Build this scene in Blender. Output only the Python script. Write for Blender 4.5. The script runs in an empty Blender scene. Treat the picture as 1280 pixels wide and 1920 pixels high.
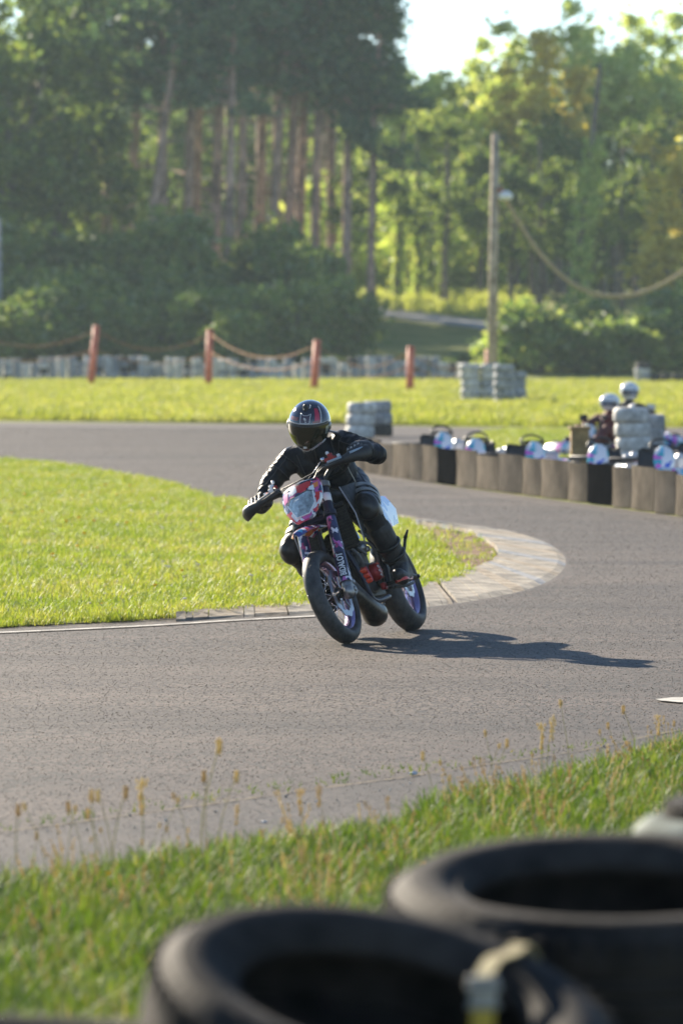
import bpy, bmesh, math, random
import numpy as np
from mathutils import Vector, Matrix, Quaternion

S = bpy.context.scene
COL = S.collection
R = math.radians
random.seed(7)
rng = np.random.default_rng(11)

# ------------------------------------------------------------------ camera, sky, sun, exposure
CAM_H, FOC = 1.88, 9920.0                      # camera height (m), focal length in photo pixels (1280 x 1920)
PITCH = math.atan((960 - 625) / FOC)
cam = bpy.data.cameras.new('camera')
cam_o = bpy.data.objects.new('camera', cam)
COL.objects.link(cam_o)
cam_o.location = (0, 0, CAM_H)
cam_o.rotation_euler = (math.pi / 2 - PITCH, 0, 0)
cam.sensor_fit = 'VERTICAL'
cam.sensor_height = 36.0
cam.sensor_width = 24.0
cam.lens = FOC * 36.0 / 1920.0
cam.clip_start, cam.clip_end = 0.5, 4000
cam.dof.use_dof = True
cam.dof.focus_distance = 29.2
cam.dof.aperture_fstop = 4.3
cam.dof.aperture_blades = 9
S.camera = cam_o

SUN_EL, SUN_AZ = R(23.0), R(-33.7)             # azimuth measured from +Y towards +X
w = bpy.data.worlds.new('World')
S.world = w
w.use_nodes = True
sky = w.node_tree.nodes.new('ShaderNodeTexSky')
sky.sky_type = 'NISHITA'
sky.sun_disc = False
sky.sun_elevation = SUN_EL
sky.sun_rotation = SUN_AZ
sky.air_density, sky.dust_density, sky.ozone_density = 0.8, 0.05, 2.0
w.node_tree.links.new(sky.outputs[0], w.node_tree.nodes['Background'].inputs[0])
w.node_tree.nodes['Background'].inputs[1].default_value = 0.075
sl = bpy.data.lights.new('sun', 'SUN')
sl.energy, sl.angle, sl.color = 5.0, R(0.5), (1.0, 0.88, 0.70)
so = bpy.data.objects.new('sun', sl)
COL.objects.link(so)
sun_dir = Vector((math.sin(SUN_AZ) * math.cos(SUN_EL), math.cos(SUN_AZ) * math.cos(SUN_EL), math.sin(SUN_EL)))
so.rotation_euler = sun_dir.to_track_quat('Z', 'Y').to_euler()
so.location = (-20, 30, 40)
S.view_settings.view_transform = 'Standard'
S.view_settings.look = 'None'
S.view_settings.exposure = 1.52
S.view_settings.gamma = 1.0
S.view_settings.use_curve_mapping = False
S.render.engine = 'CYCLES'
S.cycles.use_denoising = True
S.cycles.max_bounces = 8
S.cycles.transparent_max_bounces = 8

# ------------------------------------------------------------------ measuring helpers: photo pixel -> place
_f = Vector((0, math.cos(PITCH), -math.sin(PITCH)))
_u = Vector((0, math.sin(PITCH), math.cos(PITCH)))


def G(u, v, z=0.0):
    d = _f + Vector(((u - 640) / FOC, 0, 0)) - _u * ((v - 960) / FOC)
    t = (z - CAM_H) / d.z
    return Vector((d.x * t, d.y * t, z))


def W(u, v, Y):
    d = _f + Vector(((u - 640) / FOC, 0, 0)) - _u * ((v - 960) / FOC)
    t = Y / d.y
    return Vector((d.x * t, Y, CAM_H + d.z * t))


# ------------------------------------------------------------------ materials
def new_mat(name):
    m = bpy.data.materials.new(name)
    m.use_nodes = True
    return m, m.node_tree.nodes, m.node_tree.links, m.node_tree.nodes['Principled BSDF']


def mat(name, c, rough=0.6, metal=0.0, var=0.0, nscale=8.0, bump=0.0, bscale=40.0, spec=0.5, coat=0.0, c2=None, detail=4.0, bdist=0.01):
    m, n, l, b = new_mat(name)
    b.inputs['Base Color'].default_value = (*c, 1)
    b.inputs['Roughness'].default_value = rough
    b.inputs['Metallic'].default_value = metal
    b.inputs['Specular IOR Level'].default_value = spec
    b.inputs['Coat Weight'].default_value = coat
    b.inputs['Coat Roughness'].default_value = 0.06
    tc = n.new('ShaderNodeTexCoord')
    if var > 0 or c2:
        t = n.new('ShaderNodeTexNoise')
        t.inputs['Scale'].default_value = nscale
        t.inputs['Detail'].default_value = detail
        t.inputs['Roughness'].default_value = 0.65
        l.new(tc.outputs['Object'], t.inputs['Vector'])
        r = n.new('ShaderNodeValToRGB')
        lo = tuple(x * (1 - var) for x in c)
        hi = tuple(min(1, x * (1 + var)) for x in (c2 or c))
        r.color_ramp.elements[0].position, r.color_ramp.elements[1].position = 0.35, 0.66
        r.color_ramp.elements[0].color, r.color_ramp.elements[1].color = (*lo, 1), (*hi, 1)
        l.new(t.outputs['Fac'], r.inputs['Fac'])
        l.new(r.outputs['Color'], b.inputs['Base Color'])
    if bump > 0:
        t2 = n.new('ShaderNodeTexNoise')
        t2.inputs['Scale'].default_value = bscale
        t2.inputs['Detail'].default_value = 5
        l.new(tc.outputs['Object'], t2.inputs['Vector'])
        bp = n.new('ShaderNodeBump')
        bp.inputs['Strength'].default_value = bump
        bp.inputs['Distance'].default_value = bdist
        l.new(t2.outputs['Fac'], bp.inputs['Height'])
        l.new(bp.outputs['Normal'], b.inputs['Normal'])
    return m


def leaf_mat(name, stops, trans=0.5, rough=0.6, tint=(1.0, 1.0, 0.55), per='island', gloss=0.12, patch=0.0):
    """foliage: colour differs from leaf to leaf, light passes through."""
    m, n, l, b = new_mat(name)
    n.remove(b)
    out = [x for x in n if x.type == 'OUTPUT_MATERIAL'][0]
    if per == 'island':
        g = n.new('ShaderNodeNewGeometry'); src = g.outputs['Random Per Island']
    else:
        g = n.new('ShaderNodeObjectInfo'); g2 = n.new('ShaderNodeNewGeometry')
        av = n.new('ShaderNodeMath'); av.operation = 'MULTIPLY_ADD'; av.inputs[1].default_value = 0.55
        a2 = n.new('ShaderNodeMath'); a2.operation = 'MULTIPLY'; a2.inputs[1].default_value = 0.45
        l.new(g2.outputs['Random Per Island'], a2.inputs[0]); l.new(g.outputs['Random'], av.inputs[0]); l.new(a2.outputs[0], av.inputs[2])
        src = av.outputs[0]
        if patch:
            pn = n.new('ShaderNodeTexNoise'); pn.inputs['Scale'].default_value = patch; pn.inputs['Detail'].default_value = 3
            l.new(g.outputs['Location'], pn.inputs['Vector'])
            sm = n.new('ShaderNodeMath'); sm.operation = 'MULTIPLY_ADD'; sm.inputs[1].default_value = 1.3; sm.inputs[2].default_value = -0.68
            l.new(pn.outputs['Fac'], sm.inputs[0])
            ad = n.new('ShaderNodeMath'); ad.operation = 'ADD'; ad.use_clamp = True
            l.new(sm.outputs[0], ad.inputs[0]); l.new(src, ad.inputs[1])
            src = ad.outputs[0]
    r = n.new('ShaderNodeValToRGB')
    while len(r.color_ramp.elements) < len(stops):
        r.color_ramp.elements.new(0.5)
    for e, (p, c) in zip(r.color_ramp.elements, stops):
        e.position = p
        e.color = (*c, 1)
    l.new(src, r.inputs['Fac'])
    d = n.new('ShaderNodeBsdfDiffuse')
    t = n.new('ShaderNodeBsdfTranslucent')
    mx = n.new('ShaderNodeMixShader')
    mx.inputs[0].default_value = trans
    mm = n.new('ShaderNodeMix'); mm.data_type = 'RGBA'; mm.blend_type = 'MULTIPLY'
    mm.inputs['Factor'].default_value = 1.0
    mm.inputs[7].default_value = (*tint, 1)
    l.new(r.outputs['Color'], d.inputs['Color'])
    l.new(r.outputs['Color'], mm.inputs[6])
    l.new(mm.outputs[2], t.inputs['Color'])
    l.new(d.outputs[0], mx.inputs[1])
    l.new(t.outputs[0], mx.inputs[2])
    gl = n.new('ShaderNodeBsdfGlossy')
    gl.inputs['Roughness'].default_value = rough
    gl.inputs['Color'].default_value = (1, 1, 1, 1)
    mx2 = n.new('ShaderNodeMixShader')
    fr = n.new('ShaderNodeFresnel'); fr.inputs['IOR'].default_value = 1.35
    mu = n.new('ShaderNodeMath'); mu.operation = 'MULTIPLY'; mu.inputs[1].default_value = gloss
    l.new(fr.outputs[0], mu.inputs[0])
    l.new(mu.outputs[0], mx2.inputs[0])
    l.new(mx.outputs[0], mx2.inputs[1])
    l.new(gl.outputs[0], mx2.inputs[2])
    l.new(mx2.outputs[0], out.inputs['Surface'])
    return m


def asphalt_mat(name, dark, light, dust, speck=1.0):
    m, n, l, b = new_mat(name)
    b.inputs['Specular IOR Level'].default_value = 0.32
    tc = n.new('ShaderNodeTexCoord')
    gr = n.new('ShaderNodeTexVoronoi'); gr.inputs['Scale'].default_value = 62
    gm0 = n.new('ShaderNodeMapping'); gm0.inputs['Scale'].default_value = (1, .35, 1)
    l.new(tc.outputs['Object'], gm0.inputs['Vector']); l.new(gm0.outputs['Vector'], gr.inputs['Vector'])
    fine = n.new('ShaderNodeTexNoise'); fine.inputs['Scale'].default_value = 210; fine.inputs['Detail'].default_value = 3
    l.new(tc.outputs['Object'], fine.inputs['Vector'])
    # broad dusty bands that run along the track, and rubbered patches
    mp = n.new('ShaderNodeMapping'); mp.inputs['Scale'].default_value = (0.18, 0.75, 1)
    mp.inputs['Rotation'].default_value = (0, 0, R(-8))
    l.new(tc.outputs['Object'], mp.inputs['Vector'])
    band = n.new('ShaderNodeTexNoise'); band.inputs['Scale'].default_value = 0.9; band.inputs['Detail'].default_value = 7
    band.inputs['Roughness'].default_value = 0.6
    l.new(mp.outputs['Vector'], band.inputs['Vector'])
    r1 = n.new('ShaderNodeValToRGB')
    r1.color_ramp.elements[0].position, r1.color_ramp.elements[1].position = 0.30, 0.68
    r1.color_ramp.elements[0].color, r1.color_ramp.elements[1].color = (*dark, 1), (*light, 1)
    mixn = n.new('ShaderNodeMath'); mixn.operation = 'MULTIPLY_ADD'
    sep = n.new('ShaderNodeSeparateColor')
    l.new(gr.outputs['Color'], sep.inputs[0])
    l.new(sep.outputs[0], mixn.inputs[0]); mixn.inputs[1].default_value = 0.6
    f2 = n.new('ShaderNodeMath'); f2.operation = 'MULTIPLY'; f2.inputs[1].default_value = 0.42
    l.new(fine.outputs['Fac'], f2.inputs[0]); l.new(f2.outputs[0], mixn.inputs[2])
    l.new(mixn.outputs[0], r1.inputs['Fac'])
    r2 = n.new('ShaderNodeValToRGB')
    r2.color_ramp.elements[0].position, r2.color_ramp.elements[1].position = 0.42, 0.72
    r2.color_ramp.elements[0].color, r2.color_ramp.elements[1].color = (0, 0, 0, 1), (1, 1, 1, 1)
    l.new(band.outputs['Fac'], r2.inputs['Fac'])
    fm = n.new('ShaderNodeMath'); fm.operation = 'MULTIPLY'; fm.inputs[1].default_value = 0.70
    l.new(r2.outputs['Color'], fm.inputs[0])
    mx = n.new('ShaderNodeMix'); mx.data_type = 'RGBA'
    l.new(fm.outputs[0], mx.inputs['Factor'])
    l.new(r1.outputs['Color'], mx.inputs[6]); mx.inputs[7].default_value = (*dust, 1)
    # rubbered-in streaks and old patches
    mp3 = n.new('ShaderNodeMapping'); mp3.inputs['Scale'].default_value = (0.10, 0.42, 1); mp3.inputs['Rotation'].default_value = (0, 0, R(14))
    l.new(tc.outputs['Object'], mp3.inputs['Vector'])
    st3 = n.new('ShaderNodeTexNoise'); st3.inputs['Scale'].default_value = 1.6; st3.inputs['Detail'].default_value = 8; st3.inputs['Roughness'].default_value = 0.7
    l.new(mp3.outputs['Vector'], st3.inputs['Vector'])
    r3 = n.new('ShaderNodeValToRGB')
    r3.color_ramp.elements[0].position, r3.color_ramp.elements[1].position = 0.36, 0.60
    r3.color_ramp.elements[0].color, r3.color_ramp.elements[1].color = (.42, .40, .39, 1), (1.10, 1.06, 1.03, 1)
    l.new(st3.outputs['Fac'], r3.inputs['Fac'])
    mu3 = n.new('ShaderNodeMix'); mu3.data_type = 'RGBA'; mu3.blend_type = 'MULTIPLY'; mu3.inputs['Factor'].default_value = 1.0
    l.new(mx.outputs[2], mu3.inputs[6]); l.new(r3.outputs['Color'], mu3.inputs[7])
    l.new(mu3.outputs[2], b.inputs['Base Color'])
    b.inputs['Roughness'].default_value = 0.72
    bp = n.new('ShaderNodeBump'); bp.inputs['Strength'].default_value = 0.40 * speck; bp.inputs['Distance'].default_value = 0.006
    l.new(mixn.outputs[0], bp.inputs['Height'])
    l.new(bp.outputs['Normal'], b.inputs['Normal'])
    return m


def patches_mat(name, cols, scale=14.0, stretch=(1, 1, 1), rough=0.28, coat=0.6, seed=0.0, rot=(0, 0, 0)):
    """printed graphics: hard-edged patches of several colours."""
    m, n, l, b = new_mat(name)
    tc = n.new('ShaderNodeTexCoord')
    mp = n.new('ShaderNodeMapping')
    mp.inputs['Scale'].default_value = stretch
    mp.inputs['Location'].default_value = (seed, seed * 0.7, seed * 1.3)
    mp.inputs['Rotation'].default_value = rot
    l.new(tc.outputs['Object'], mp.inputs['Vector'])
    nz = n.new('ShaderNodeTexNoise'); nz.inputs['Scale'].default_value = scale * 0.8; nz.inputs['Detail'].default_value = 1
    l.new(mp.outputs['Vector'], nz.inputs['Vector'])
    mxv = n.new('ShaderNodeMix'); mxv.data_type = 'RGBA'; mxv.blend_type = 'ADD'; mxv.inputs['Factor'].default_value = 0.06
    l.new(mp.outputs['Vector'], mxv.inputs[6]); l.new(nz.outputs['Color'], mxv.inputs[7])
    v = n.new('ShaderNodeTexVoronoi'); v.inputs['Scale'].default_value = scale
    v.distance = 'MANHATTAN'
    l.new(mxv.outputs[2], v.inputs['Vector'])
    sep = n.new('ShaderNodeSeparateColor'); l.new(v.outputs['Color'], sep.inputs[0])
    r = n.new('ShaderNodeValToRGB'); r.color_ramp.interpolation = 'CONSTANT'
    tot = sum(wt for wt, _ in cols)
    while len(r.color_ramp.elements) < len(cols):
        r.color_ramp.elements.new(0.5)
    acc = 0.0
    for e, (wt, c) in zip(r.color_ramp.elements, cols):
        e.position = acc / tot
        e.color = (*c, 1)
        acc += wt
    l.new(sep.outputs[0], r.inputs['Fac'])
    l.new(r.outputs['Color'], b.inputs['Base Color'])
    b.inputs['Roughness'].default_value = rough
    b.inputs['Coat Weight'].default_value = coat
    return m


# ------------------------------------------------------------------ mesh builder
class MB:
    def __init__(s):
        s.v, s.f, s.m = [], [], []

    def add(s, vs, fs, mi=0):
        o = len(s.v)
        s.v += [tuple(p) for p in vs]
        s.f += [tuple(i + o for i in f) for f in fs]
        s.m += [mi] * len(fs)
        return s

    def box(s, c, d, rot=None, mi=0, taper=1.0):
        vs = []
        for z in (-.5, .5):
            k = taper if z > 0 else 1
            for x, y in ((-.5, -.5), (.5, -.5), (.5, .5), (-.5, .5)):
                p = Vector((x * d[0] * k, y * d[1] * k, z * d[2]))
                if rot is not None:
                    p = rot @ p
                vs.append(Vector(c) + p)
        return s.add(vs, [(3, 2, 1, 0), (4, 5, 6, 7), (0, 1, 5, 4), (1, 2, 6, 5), (2, 3, 7, 6), (3, 0, 4, 7)], mi)

    def rings(s, rs, closed=False, caps=True, mi=0):
        k = len(rs[0])
        vs = [p for r in rs for p in r]
        fs = []
        nr = len(rs)
        for i in range(nr if closed else nr - 1):
            a, b = i * k, ((i + 1) % nr) * k
            for j in range(k):
                q = (j + 1) % k
                fs.append((a + j, a + q, b + q, b + j))
        if caps and not closed:
            fs.append(tuple(range(k - 1, -1, -1)))
            fs.append(tuple(range((nr - 1) * k, nr * k)))
        return s.add(vs, fs, mi)

    def tube(s, pts, r, n=8, closed=False, caps=True, mi=0, flat=1.0, up=None):
        pts = [Vector(p) for p in pts]
        k = len(pts)
        rr = list(r) if hasattr(r, '__len__') else [r] * k
        ts = []
        for i in range(k):
            a = pts[i - 1] if (i > 0 or closed) else pts[i]
            b = pts[(i + 1) % k] if (i < k - 1 or closed) else pts[i]
            t = (b - a)
            ts.append(t.normalized() if t.length > 1e-9 else Vector((0, 0, 1)))
        ref = Vector(up) if up is not None else (Vector((0, 0, 1)) if abs(ts[0].z) < .9 else Vector((1, 0, 0)))
        nx = (ref - ts[0] * ref.dot(ts[0])).normalized()
        rs = []
        for i in range(k):
            nx = (nx - ts[i] * nx.dot(ts[i]))
            nx = nx.normalized() if nx.length > 1e-6 else ts[i].orthogonal().normalized()
            ny = ts[i].cross(nx)
            rs.append([pts[i] + nx * (math.cos(2 * math.pi * j / n) * rr[i] * flat) + ny * (math.sin(2 * math.pi * j / n) * rr[i]) for j in range(n)])
        return s.rings(rs, closed, caps, mi)

    def lathe(s, prof, n=32, c=(0, 0, 0), axis='Z', mi=0, closed=True):
        """prof: (radius, height) pairs; closed joins last to first (a ring), else caps stay open."""
        rs = []
        for r, h in prof:
            ring = []
            for j in range(n):
                a = 2 * math.pi * j / n
                x, y = r * math.cos(a), r * math.sin(a)
                p = (x, y, h) if axis == 'Z' else ((x, h, y) if axis == 'Y' else (h, x, y))
                ring.append(Vector(p) + Vector(c))
            rs.append(ring)
        return s.rings(rs, closed=closed, caps=False, mi=mi)

    def ball(s, c, r, nu=14, nv=9, mi=0, rot=None):
        r = r if hasattr(r, '__len__') else (r, r, r)
        vs = []
        for i in range(1, nv):
            th = math.pi * i / nv
            for j in range(nu):
                a = 2 * math.pi * j / nu
                vs.append(Vector((r[0] * math.sin(th) * math.cos(a), r[1] * math.sin(th) * math.sin(a), r[2] * math.cos(th))))
        vs += [Vector((0, 0, r[2])), Vector((0, 0, -r[2]))]
        if rot is not None:
            vs = [rot @ p for p in vs]
        vs = [p + Vector(c) for p in vs]
        fs = []
        for i in range(nv - 2):
            for j in range(nu):
                q = (j + 1) % nu
                fs.append((i * nu + j, (i + 1) * nu + j, (i + 1) * nu + q, i * nu + q))
        t, b = len(vs) - 2, len(vs) - 1
        for j in range(nu):
            q = (j + 1) % nu
            fs.append((t, j, q))
            fs.append((b, (nv - 2) * nu + q, (nv - 2) * nu + j))
        return s.add(vs, fs, mi)

    def capsule(s, a, b, ra, rb, n=14):
        """closed tapered limb with round ends."""
        a, b = Vector(a), Vector(b)
        t = (b - a).normalized()
        x = t.orthogonal().normalized(); y = t.cross(x)
        rs = []
        for k in range(1, 6):
            th = math.pi / 2 * (1 - k / 5)
            rs.append((a - t * (ra * math.sin(th)), ra * math.cos(th)))
        for k in range(0, 5):
            th = math.pi / 2 * k / 5
            rs.append((b + t * (rb * math.sin(th)), rb * math.cos(th)))
        rings = [[c + (x * math.cos(2 * math.pi * j / n) + y * math.sin(2 * math.pi * j / n)) * max(r, 1e-4) for j in range(n)] for c, r in rs]
        return s.rings(rings)

    def build(s, name, mats, parent=None, smooth=True, bevel=0.0, xf=None, sub=0, auto=None):
        me = bpy.data.meshes.new(name)
        vs = s.v if xf is None else [tuple(xf(Vector(p))) for p in s.v]
        me.from_pydata(vs, [], s.f)
        mats = mats if isinstance(mats, (list, tuple)) else [mats]
        for m in mats:
            me.materials.append(m)
        if len(mats) > 1:
            me.polygons.foreach_set('material_index', s.m)
        if smooth:
            me.polygons.foreach_set('use_smooth', [True] * len(me.polygons))
        bm = bmesh.new(); bm.from_mesh(me)
        bmesh.ops.recalc_face_normals(bm, faces=bm.faces[:])
        bm.to_mesh(me); bm.free()
        if smooth and auto:
            me.set_sharp_from_angle(angle=R(auto))
        o = bpy.data.objects.new(name, me)
        COL.objects.link(o)
        if parent is not None:
            o.parent = parent
        if bevel > 0:
            md = o.modifiers.new('bevel', 'BEVEL'); md.width = bevel; md.segments = 2
            md.limit_method = 'ANGLE'; md.angle_limit = R(40)
            if smooth:
                me.set_sharp_from_angle(angle=R(50))
        if sub:
            md = o.modifiers.new('subsurf', 'SUBSURF'); md.levels = sub; md.render_levels = sub
        return o


def tag(o, label=None, cat=None, group=None, kind=None):
    if label: o['label'] = label
    if cat: o['category'] = cat
    if group: o['group'] = group
    if kind: o['kind'] = kind
    return o


def thing(name, label, cat, loc=(0, 0, 0), rotz=0.0, group=None):
    o = bpy.data.objects.new(name, None)
    o.empty_display_size = 0.2
    COL.objects.link(o)
    o.location = loc
    o.rotation_euler = (0, 0, rotz)
    return tag(o, label, cat, group)


def dup(root, loc, rotz=0.0, label=None, group=None, scale=None, tilt=None, cat=None):
    r = root.copy(); COL.objects.link(r)
    r.location = loc
    r.rotation_euler = (tilt[0] if tilt else 0, tilt[1] if tilt else 0, rotz)
    if scale is not None:
        r.scale = scale if hasattr(scale, '__len__') else (scale,) * 3
    if label: r['label'] = label
    if group: r['group'] = group
    if cat: r['category'] = cat
    for ch in list(root.children):
        c = ch.copy(); COL.objects.link(c); c.parent = r
        for g in list(ch.children):
            d = g.copy(); COL.objects.link(d); d.parent = c
    return r


def raw_mesh(name, v, f, mt, smooth=False):
    """fast mesh from numpy: v (n,3), f (m,k)."""
    me = bpy.data.meshes.new(name)
    k = f.shape[1]
    me.vertices.add(len(v)); me.vertices.foreach_set('co', np.ascontiguousarray(v, dtype=np.float32).ravel())
    me.loops.add(f.size); me.loops.foreach_set('vertex_index', np.ascontiguousarray(f, dtype=np.int32).ravel())
    me.polygons.add(len(f)); me.polygons.foreach_set('loop_start', np.arange(0, f.size, k, dtype=np.int32))
    if smooth:
        me.polygons.foreach_set('use_smooth', np.ones(len(f), dtype=bool))
    me.update(calc_edges=True)
    me.materials.append(mt)
    return me


def link_mesh(name, me, parent=None):
    o = bpy.data.objects.new(name, me); COL.objects.link(o)
    if parent is not None: o.parent = parent
    return o


def sheet(name, pts, mt, z=None, kind='structure', label=None):
    """flat polygon sheet lying on the ground."""
    bm = bmesh.new()
    vs = [bm.verts.new((p[0], p[1], p[2] if z is None else z)) for p in pts]
    fa = bm.faces.new(vs)
    bmesh.ops.triangulate(bm, faces=[fa])
    bmesh.ops.recalc_face_normals(bm, faces=bm.faces[:])
    for x in bm.faces:
        if x.normal.z < 0: x.normal_flip()
    me = bpy.data.meshes.new(name); bm.to_mesh(me); bm.free()
    me.materials.append(mt)
    o = bpy.data.objects.new(name, me); COL.objects.link(o)
    if kind: o['kind'] = kind
    if label: o['label'] = label
    return o


def spline(pts, n=8, closed=False):
    pts = [Vector(p) for p in pts]
    out = []
    k = len(pts)
    for i in range(k if closed else k - 1):
        p0 = pts[(i - 1) % k] if (closed or i > 0) else pts[0]
        p1, p2 = pts[i], pts[(i + 1) % k]
        p3 = pts[(i + 2) % k] if (closed or i + 2 < k) else pts[-1]
        for j in range(n):
            t = j / n
            out.append(0.5 * ((2 * p1) + (p2 - p0) * t + (2 * p0 - 5 * p1 + 4 * p2 - p3) * t * t + (3 * p1 - p0 - 3 * p2 + p3) * t ** 3))
    if not closed: out.append(pts[-1])
    return out


def jag(pts, amp, seed):
    """an uneven edge: each point of a line is pushed a little aside."""
    r = random.Random(seed)
    out = []
    for i, p in enumerate(pts):
        out.append(Vector((p.x + r.uniform(-amp, amp), p.y + r.uniform(-amp, amp), p.z)))
    return out


def scatter(emitter, sources, density, seed, smin, smax, tilt=0.25):
    """countless small plants: instances spread over the emitter's faces."""
    c = bpy.data.collections.new(emitter.name + '_kinds')
    for s_ in sources:
        c.objects.link(s_)
    ng = bpy.data.node_groups.new(emitter.name + '_spread', 'GeometryNodeTree')
    ng.interface.new_socket('Geometry', in_out='INPUT', socket_type='NodeSocketGeometry')
    ng.interface.new_socket('Geometry', in_out='OUTPUT', socket_type='NodeSocketGeometry')
    n, l = ng.nodes, ng.links
    gi, go = n.new('NodeGroupInput'), n.new('NodeGroupOutput')
    d = n.new('GeometryNodeDistributePointsOnFaces')
    d.inputs['Density'].default_value = density
    d.inputs['Seed'].default_value = seed
    ci = n.new('GeometryNodeCollectionInfo')
    ci.inputs['Collection'].default_value = c
    ci.inputs['Separate Children'].default_value = True
    ci.inputs['Reset Children'].default_value = True
    ip = n.new('GeometryNodeInstanceOnPoints')
    ip.inputs['Pick Instance'].default_value = True
    rv = n.new('FunctionNodeRandomValue'); rv.data_type = 'FLOAT_VECTOR'
    rv.inputs['Min'].default_value = (-tilt, -tilt, 0)
    rv.inputs['Max'].default_value = (tilt, tilt, 6.283)
    rs = n.new('FunctionNodeRandomValue'); rs.data_type = 'FLOAT'
    rs.inputs[2].default_value = smin
    rs.inputs[3].default_value = smax
    rs.inputs['Seed'].default_value = seed + 5
    l.new(gi.outputs[0], d.inputs['Mesh'])
    l.new(d.outputs['Points'], ip.inputs['Points'])
    l.new(ci.outputs[0], ip.inputs['Instance'])
    l.new(rv.outputs['Value'], ip.inputs['Rotation'])
    l.new(rs.outputs[1], ip.inputs['Scale'])
    l.new(ip.outputs[0], go.inputs[0])
    md = emitter.modifiers.new('spread', 'NODES'); md.node_group = ng
    return emitter


def tuft(name, mt, n, h, spread, width, seed, bend=0.5):
    """a tuft of tapering bent blades (never linked to the scene itself)."""
    r = np.random.default_rng(seed)
    vs, fs = [], []
    for i in range(n):
        a = r.uniform(0, 6.283); d = spread * math.sqrt(r.uniform())
        x, y = d * math.cos(a), d * math.sin(a)
        hh = h * r.uniform(0.45, 1.1)
        b = r.uniform(0, 6.283); bx, by = math.cos(b), math.sin(b)
        k = hh * bend * r.uniform(0.2, 1.1)
        ww = width * r.uniform(0.6, 1.3)
        px, py = -by * ww / 2, bx * ww / 2
        o = len(vs)
        for t in (0.0, 0.45, 0.8):
            cx, cy, cz = x + bx * k * t * t, y + by * k * t * t, hh * (t - 0.25 * t * t * bend)
            s_ = 1 - t * 0.55
            vs += [(cx - px * s_, cy - py * s_, cz), (cx + px * s_, cy + py * s_, cz)]
        vs.append((x + bx * k, y + by * k, hh * (1 - 0.25 * bend)))
        fs += [(o, o + 1, o + 3, o + 2), (o + 2, o + 3, o + 5, o + 4), (o + 4, o + 5, o + 6)]
    me = bpy.data.meshes.new(name); me.from_pydata(vs, [], fs); me.materials.append(mt)
    return bpy.data.objects.new(name, me)
# ================================================================== THE SETTING
M = {}
M['soil'] = mat('soil_grass', (0.10, 0.115, 0.03), 0.9, var=0.4, nscale=3.0, c2=(0.17, 0.16, 0.06), spec=0.1, bump=0.6, bscale=25)
M['field'] = mat('far_meadow', (0.16, 0.20, 0.035), 0.9, var=0.3, nscale=0.35, c2=(0.19, 0.19, 0.05), spec=0.1)
M['asphalt'] = asphalt_mat('asphalt', (0.0065, 0.0050, 0.0042), (0.083, 0.0625, 0.0505), (0.098, 0.075, 0.060))
M['asphalt_edge'] = asphalt_mat('asphalt_edge', (0.006, 0.005, 0.0045), (0.062, 0.050, 0.043), (0.060, 0.050, 0.043), 0.8)
M['dirt'] = mat('dirt', (0.11, 0.062, 0.034), 0.95, var=0.4, nscale=5, c2=(0.20, 0.135, 0.085), spec=0.1, bump=0.6, bscale=30)
M['white_paint'] = mat('worn_white_paint', (0.50, 0.48, 0.44), 0.9, spec=.06, var=0.35, nscale=9, bump=0.2, bscale=90)
M['concrete'] = mat('kerb_concrete', (0.13, 0.112, 0.09), 0.9, var=0.40, nscale=3.5, c2=(0.24, 0.212, 0.17), bump=0.4, bscale=50)
M['concrete_blue'] = mat('kerb_faded_blue', (0.085, 0.13, 0.20), 0.9, var=0.40, nscale=5, c2=(0.20, 0.20, 0.20), bump=0.4, bscale=50)
M['concrete_ochre'] = mat('kerb_faded_yellow', (0.19, 0.13, 0.065), 0.9, var=0.4, nscale=5, c2=(0.24, 0.20, 0.15), bump=0.4, bscale=50)
M['rubber'] = mat('old_rubber', (0.013, 0.012, 0.0115), 0.7, var=0.45, nscale=12, c2=(0.040, 0.036, 0.032), bump=0.25, bscale=60)
M['rubber_dusty'] = mat('dusty_rubber', (0.008, 0.007, 0.0065), 0.8, spec=.20, var=0.45, nscale=5, c2=(0.028, 0.024, 0.021), bump=0.3, bscale=45)
M['rubber_white'] = mat('white_painted_rubber', (0.42, 0.405, 0.37), 0.7, var=0.25, nscale=6, c2=(0.60, 0.58, 0.54), bump=0.2)
M['rubber_grey'] = mat('grey_and_shade_tone', (0.20, 0.21, 0.225), 0.7, var=0.35, nscale=6, c2=(0.33, 0.335, 0.335), bump=0.2)  # plain grey, also shade put into the colour of white tyres
M['belt_tan'] = mat('sun_bleached_belt', (0.098, 0.086, 0.072), 0.8, var=0.12, nscale=2.2, c2=(0.150, 0.130, 0.107), bump=0.3, spec=0)
M['belt_grey'] = mat('grey_belt', (0.075, 0.068, 0.060), 0.8, var=0.12, nscale=2.2, c2=(0.110, 0.098, 0.084), bump=0.3, spec=0)
M['belt_black'] = mat('black_belt', (0.007, 0.007, 0.008), 0.8, var=0.3, nscale=5, spec=0)
M['post_red'] = mat('faded_red_paint', (0.55, 0.10, 0.045), 0.6, var=0.3, nscale=5, c2=(0.62, 0.17, 0.09))
M['rope'] = mat('weathered_rope', (0.38, 0.30, 0.17), 0.9, var=0.3, nscale=20)
M['wood'] = mat('weathered_pole_wood', (0.30, 0.24, 0.17), 0.9, var=0.35, nscale=4, c2=(0.42, 0.34, 0.25), bump=0.4, bscale=25)
M['pine_bark'] = mat('pine_bark', (0.25, 0.165, 0.13), 0.95, var=0.4, nscale=1.2, c2=(0.46, 0.31, 0.235), bump=0.6, bscale=8, bdist=0.05)
M['bark'] = mat('grey_bark', (0.11, 0.09, 0.07), 0.95, var=0.4, nscale=2.5, c2=(0.18, 0.15, 0.12), bump=0.6, bscale=8, bdist=0.05)

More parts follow.
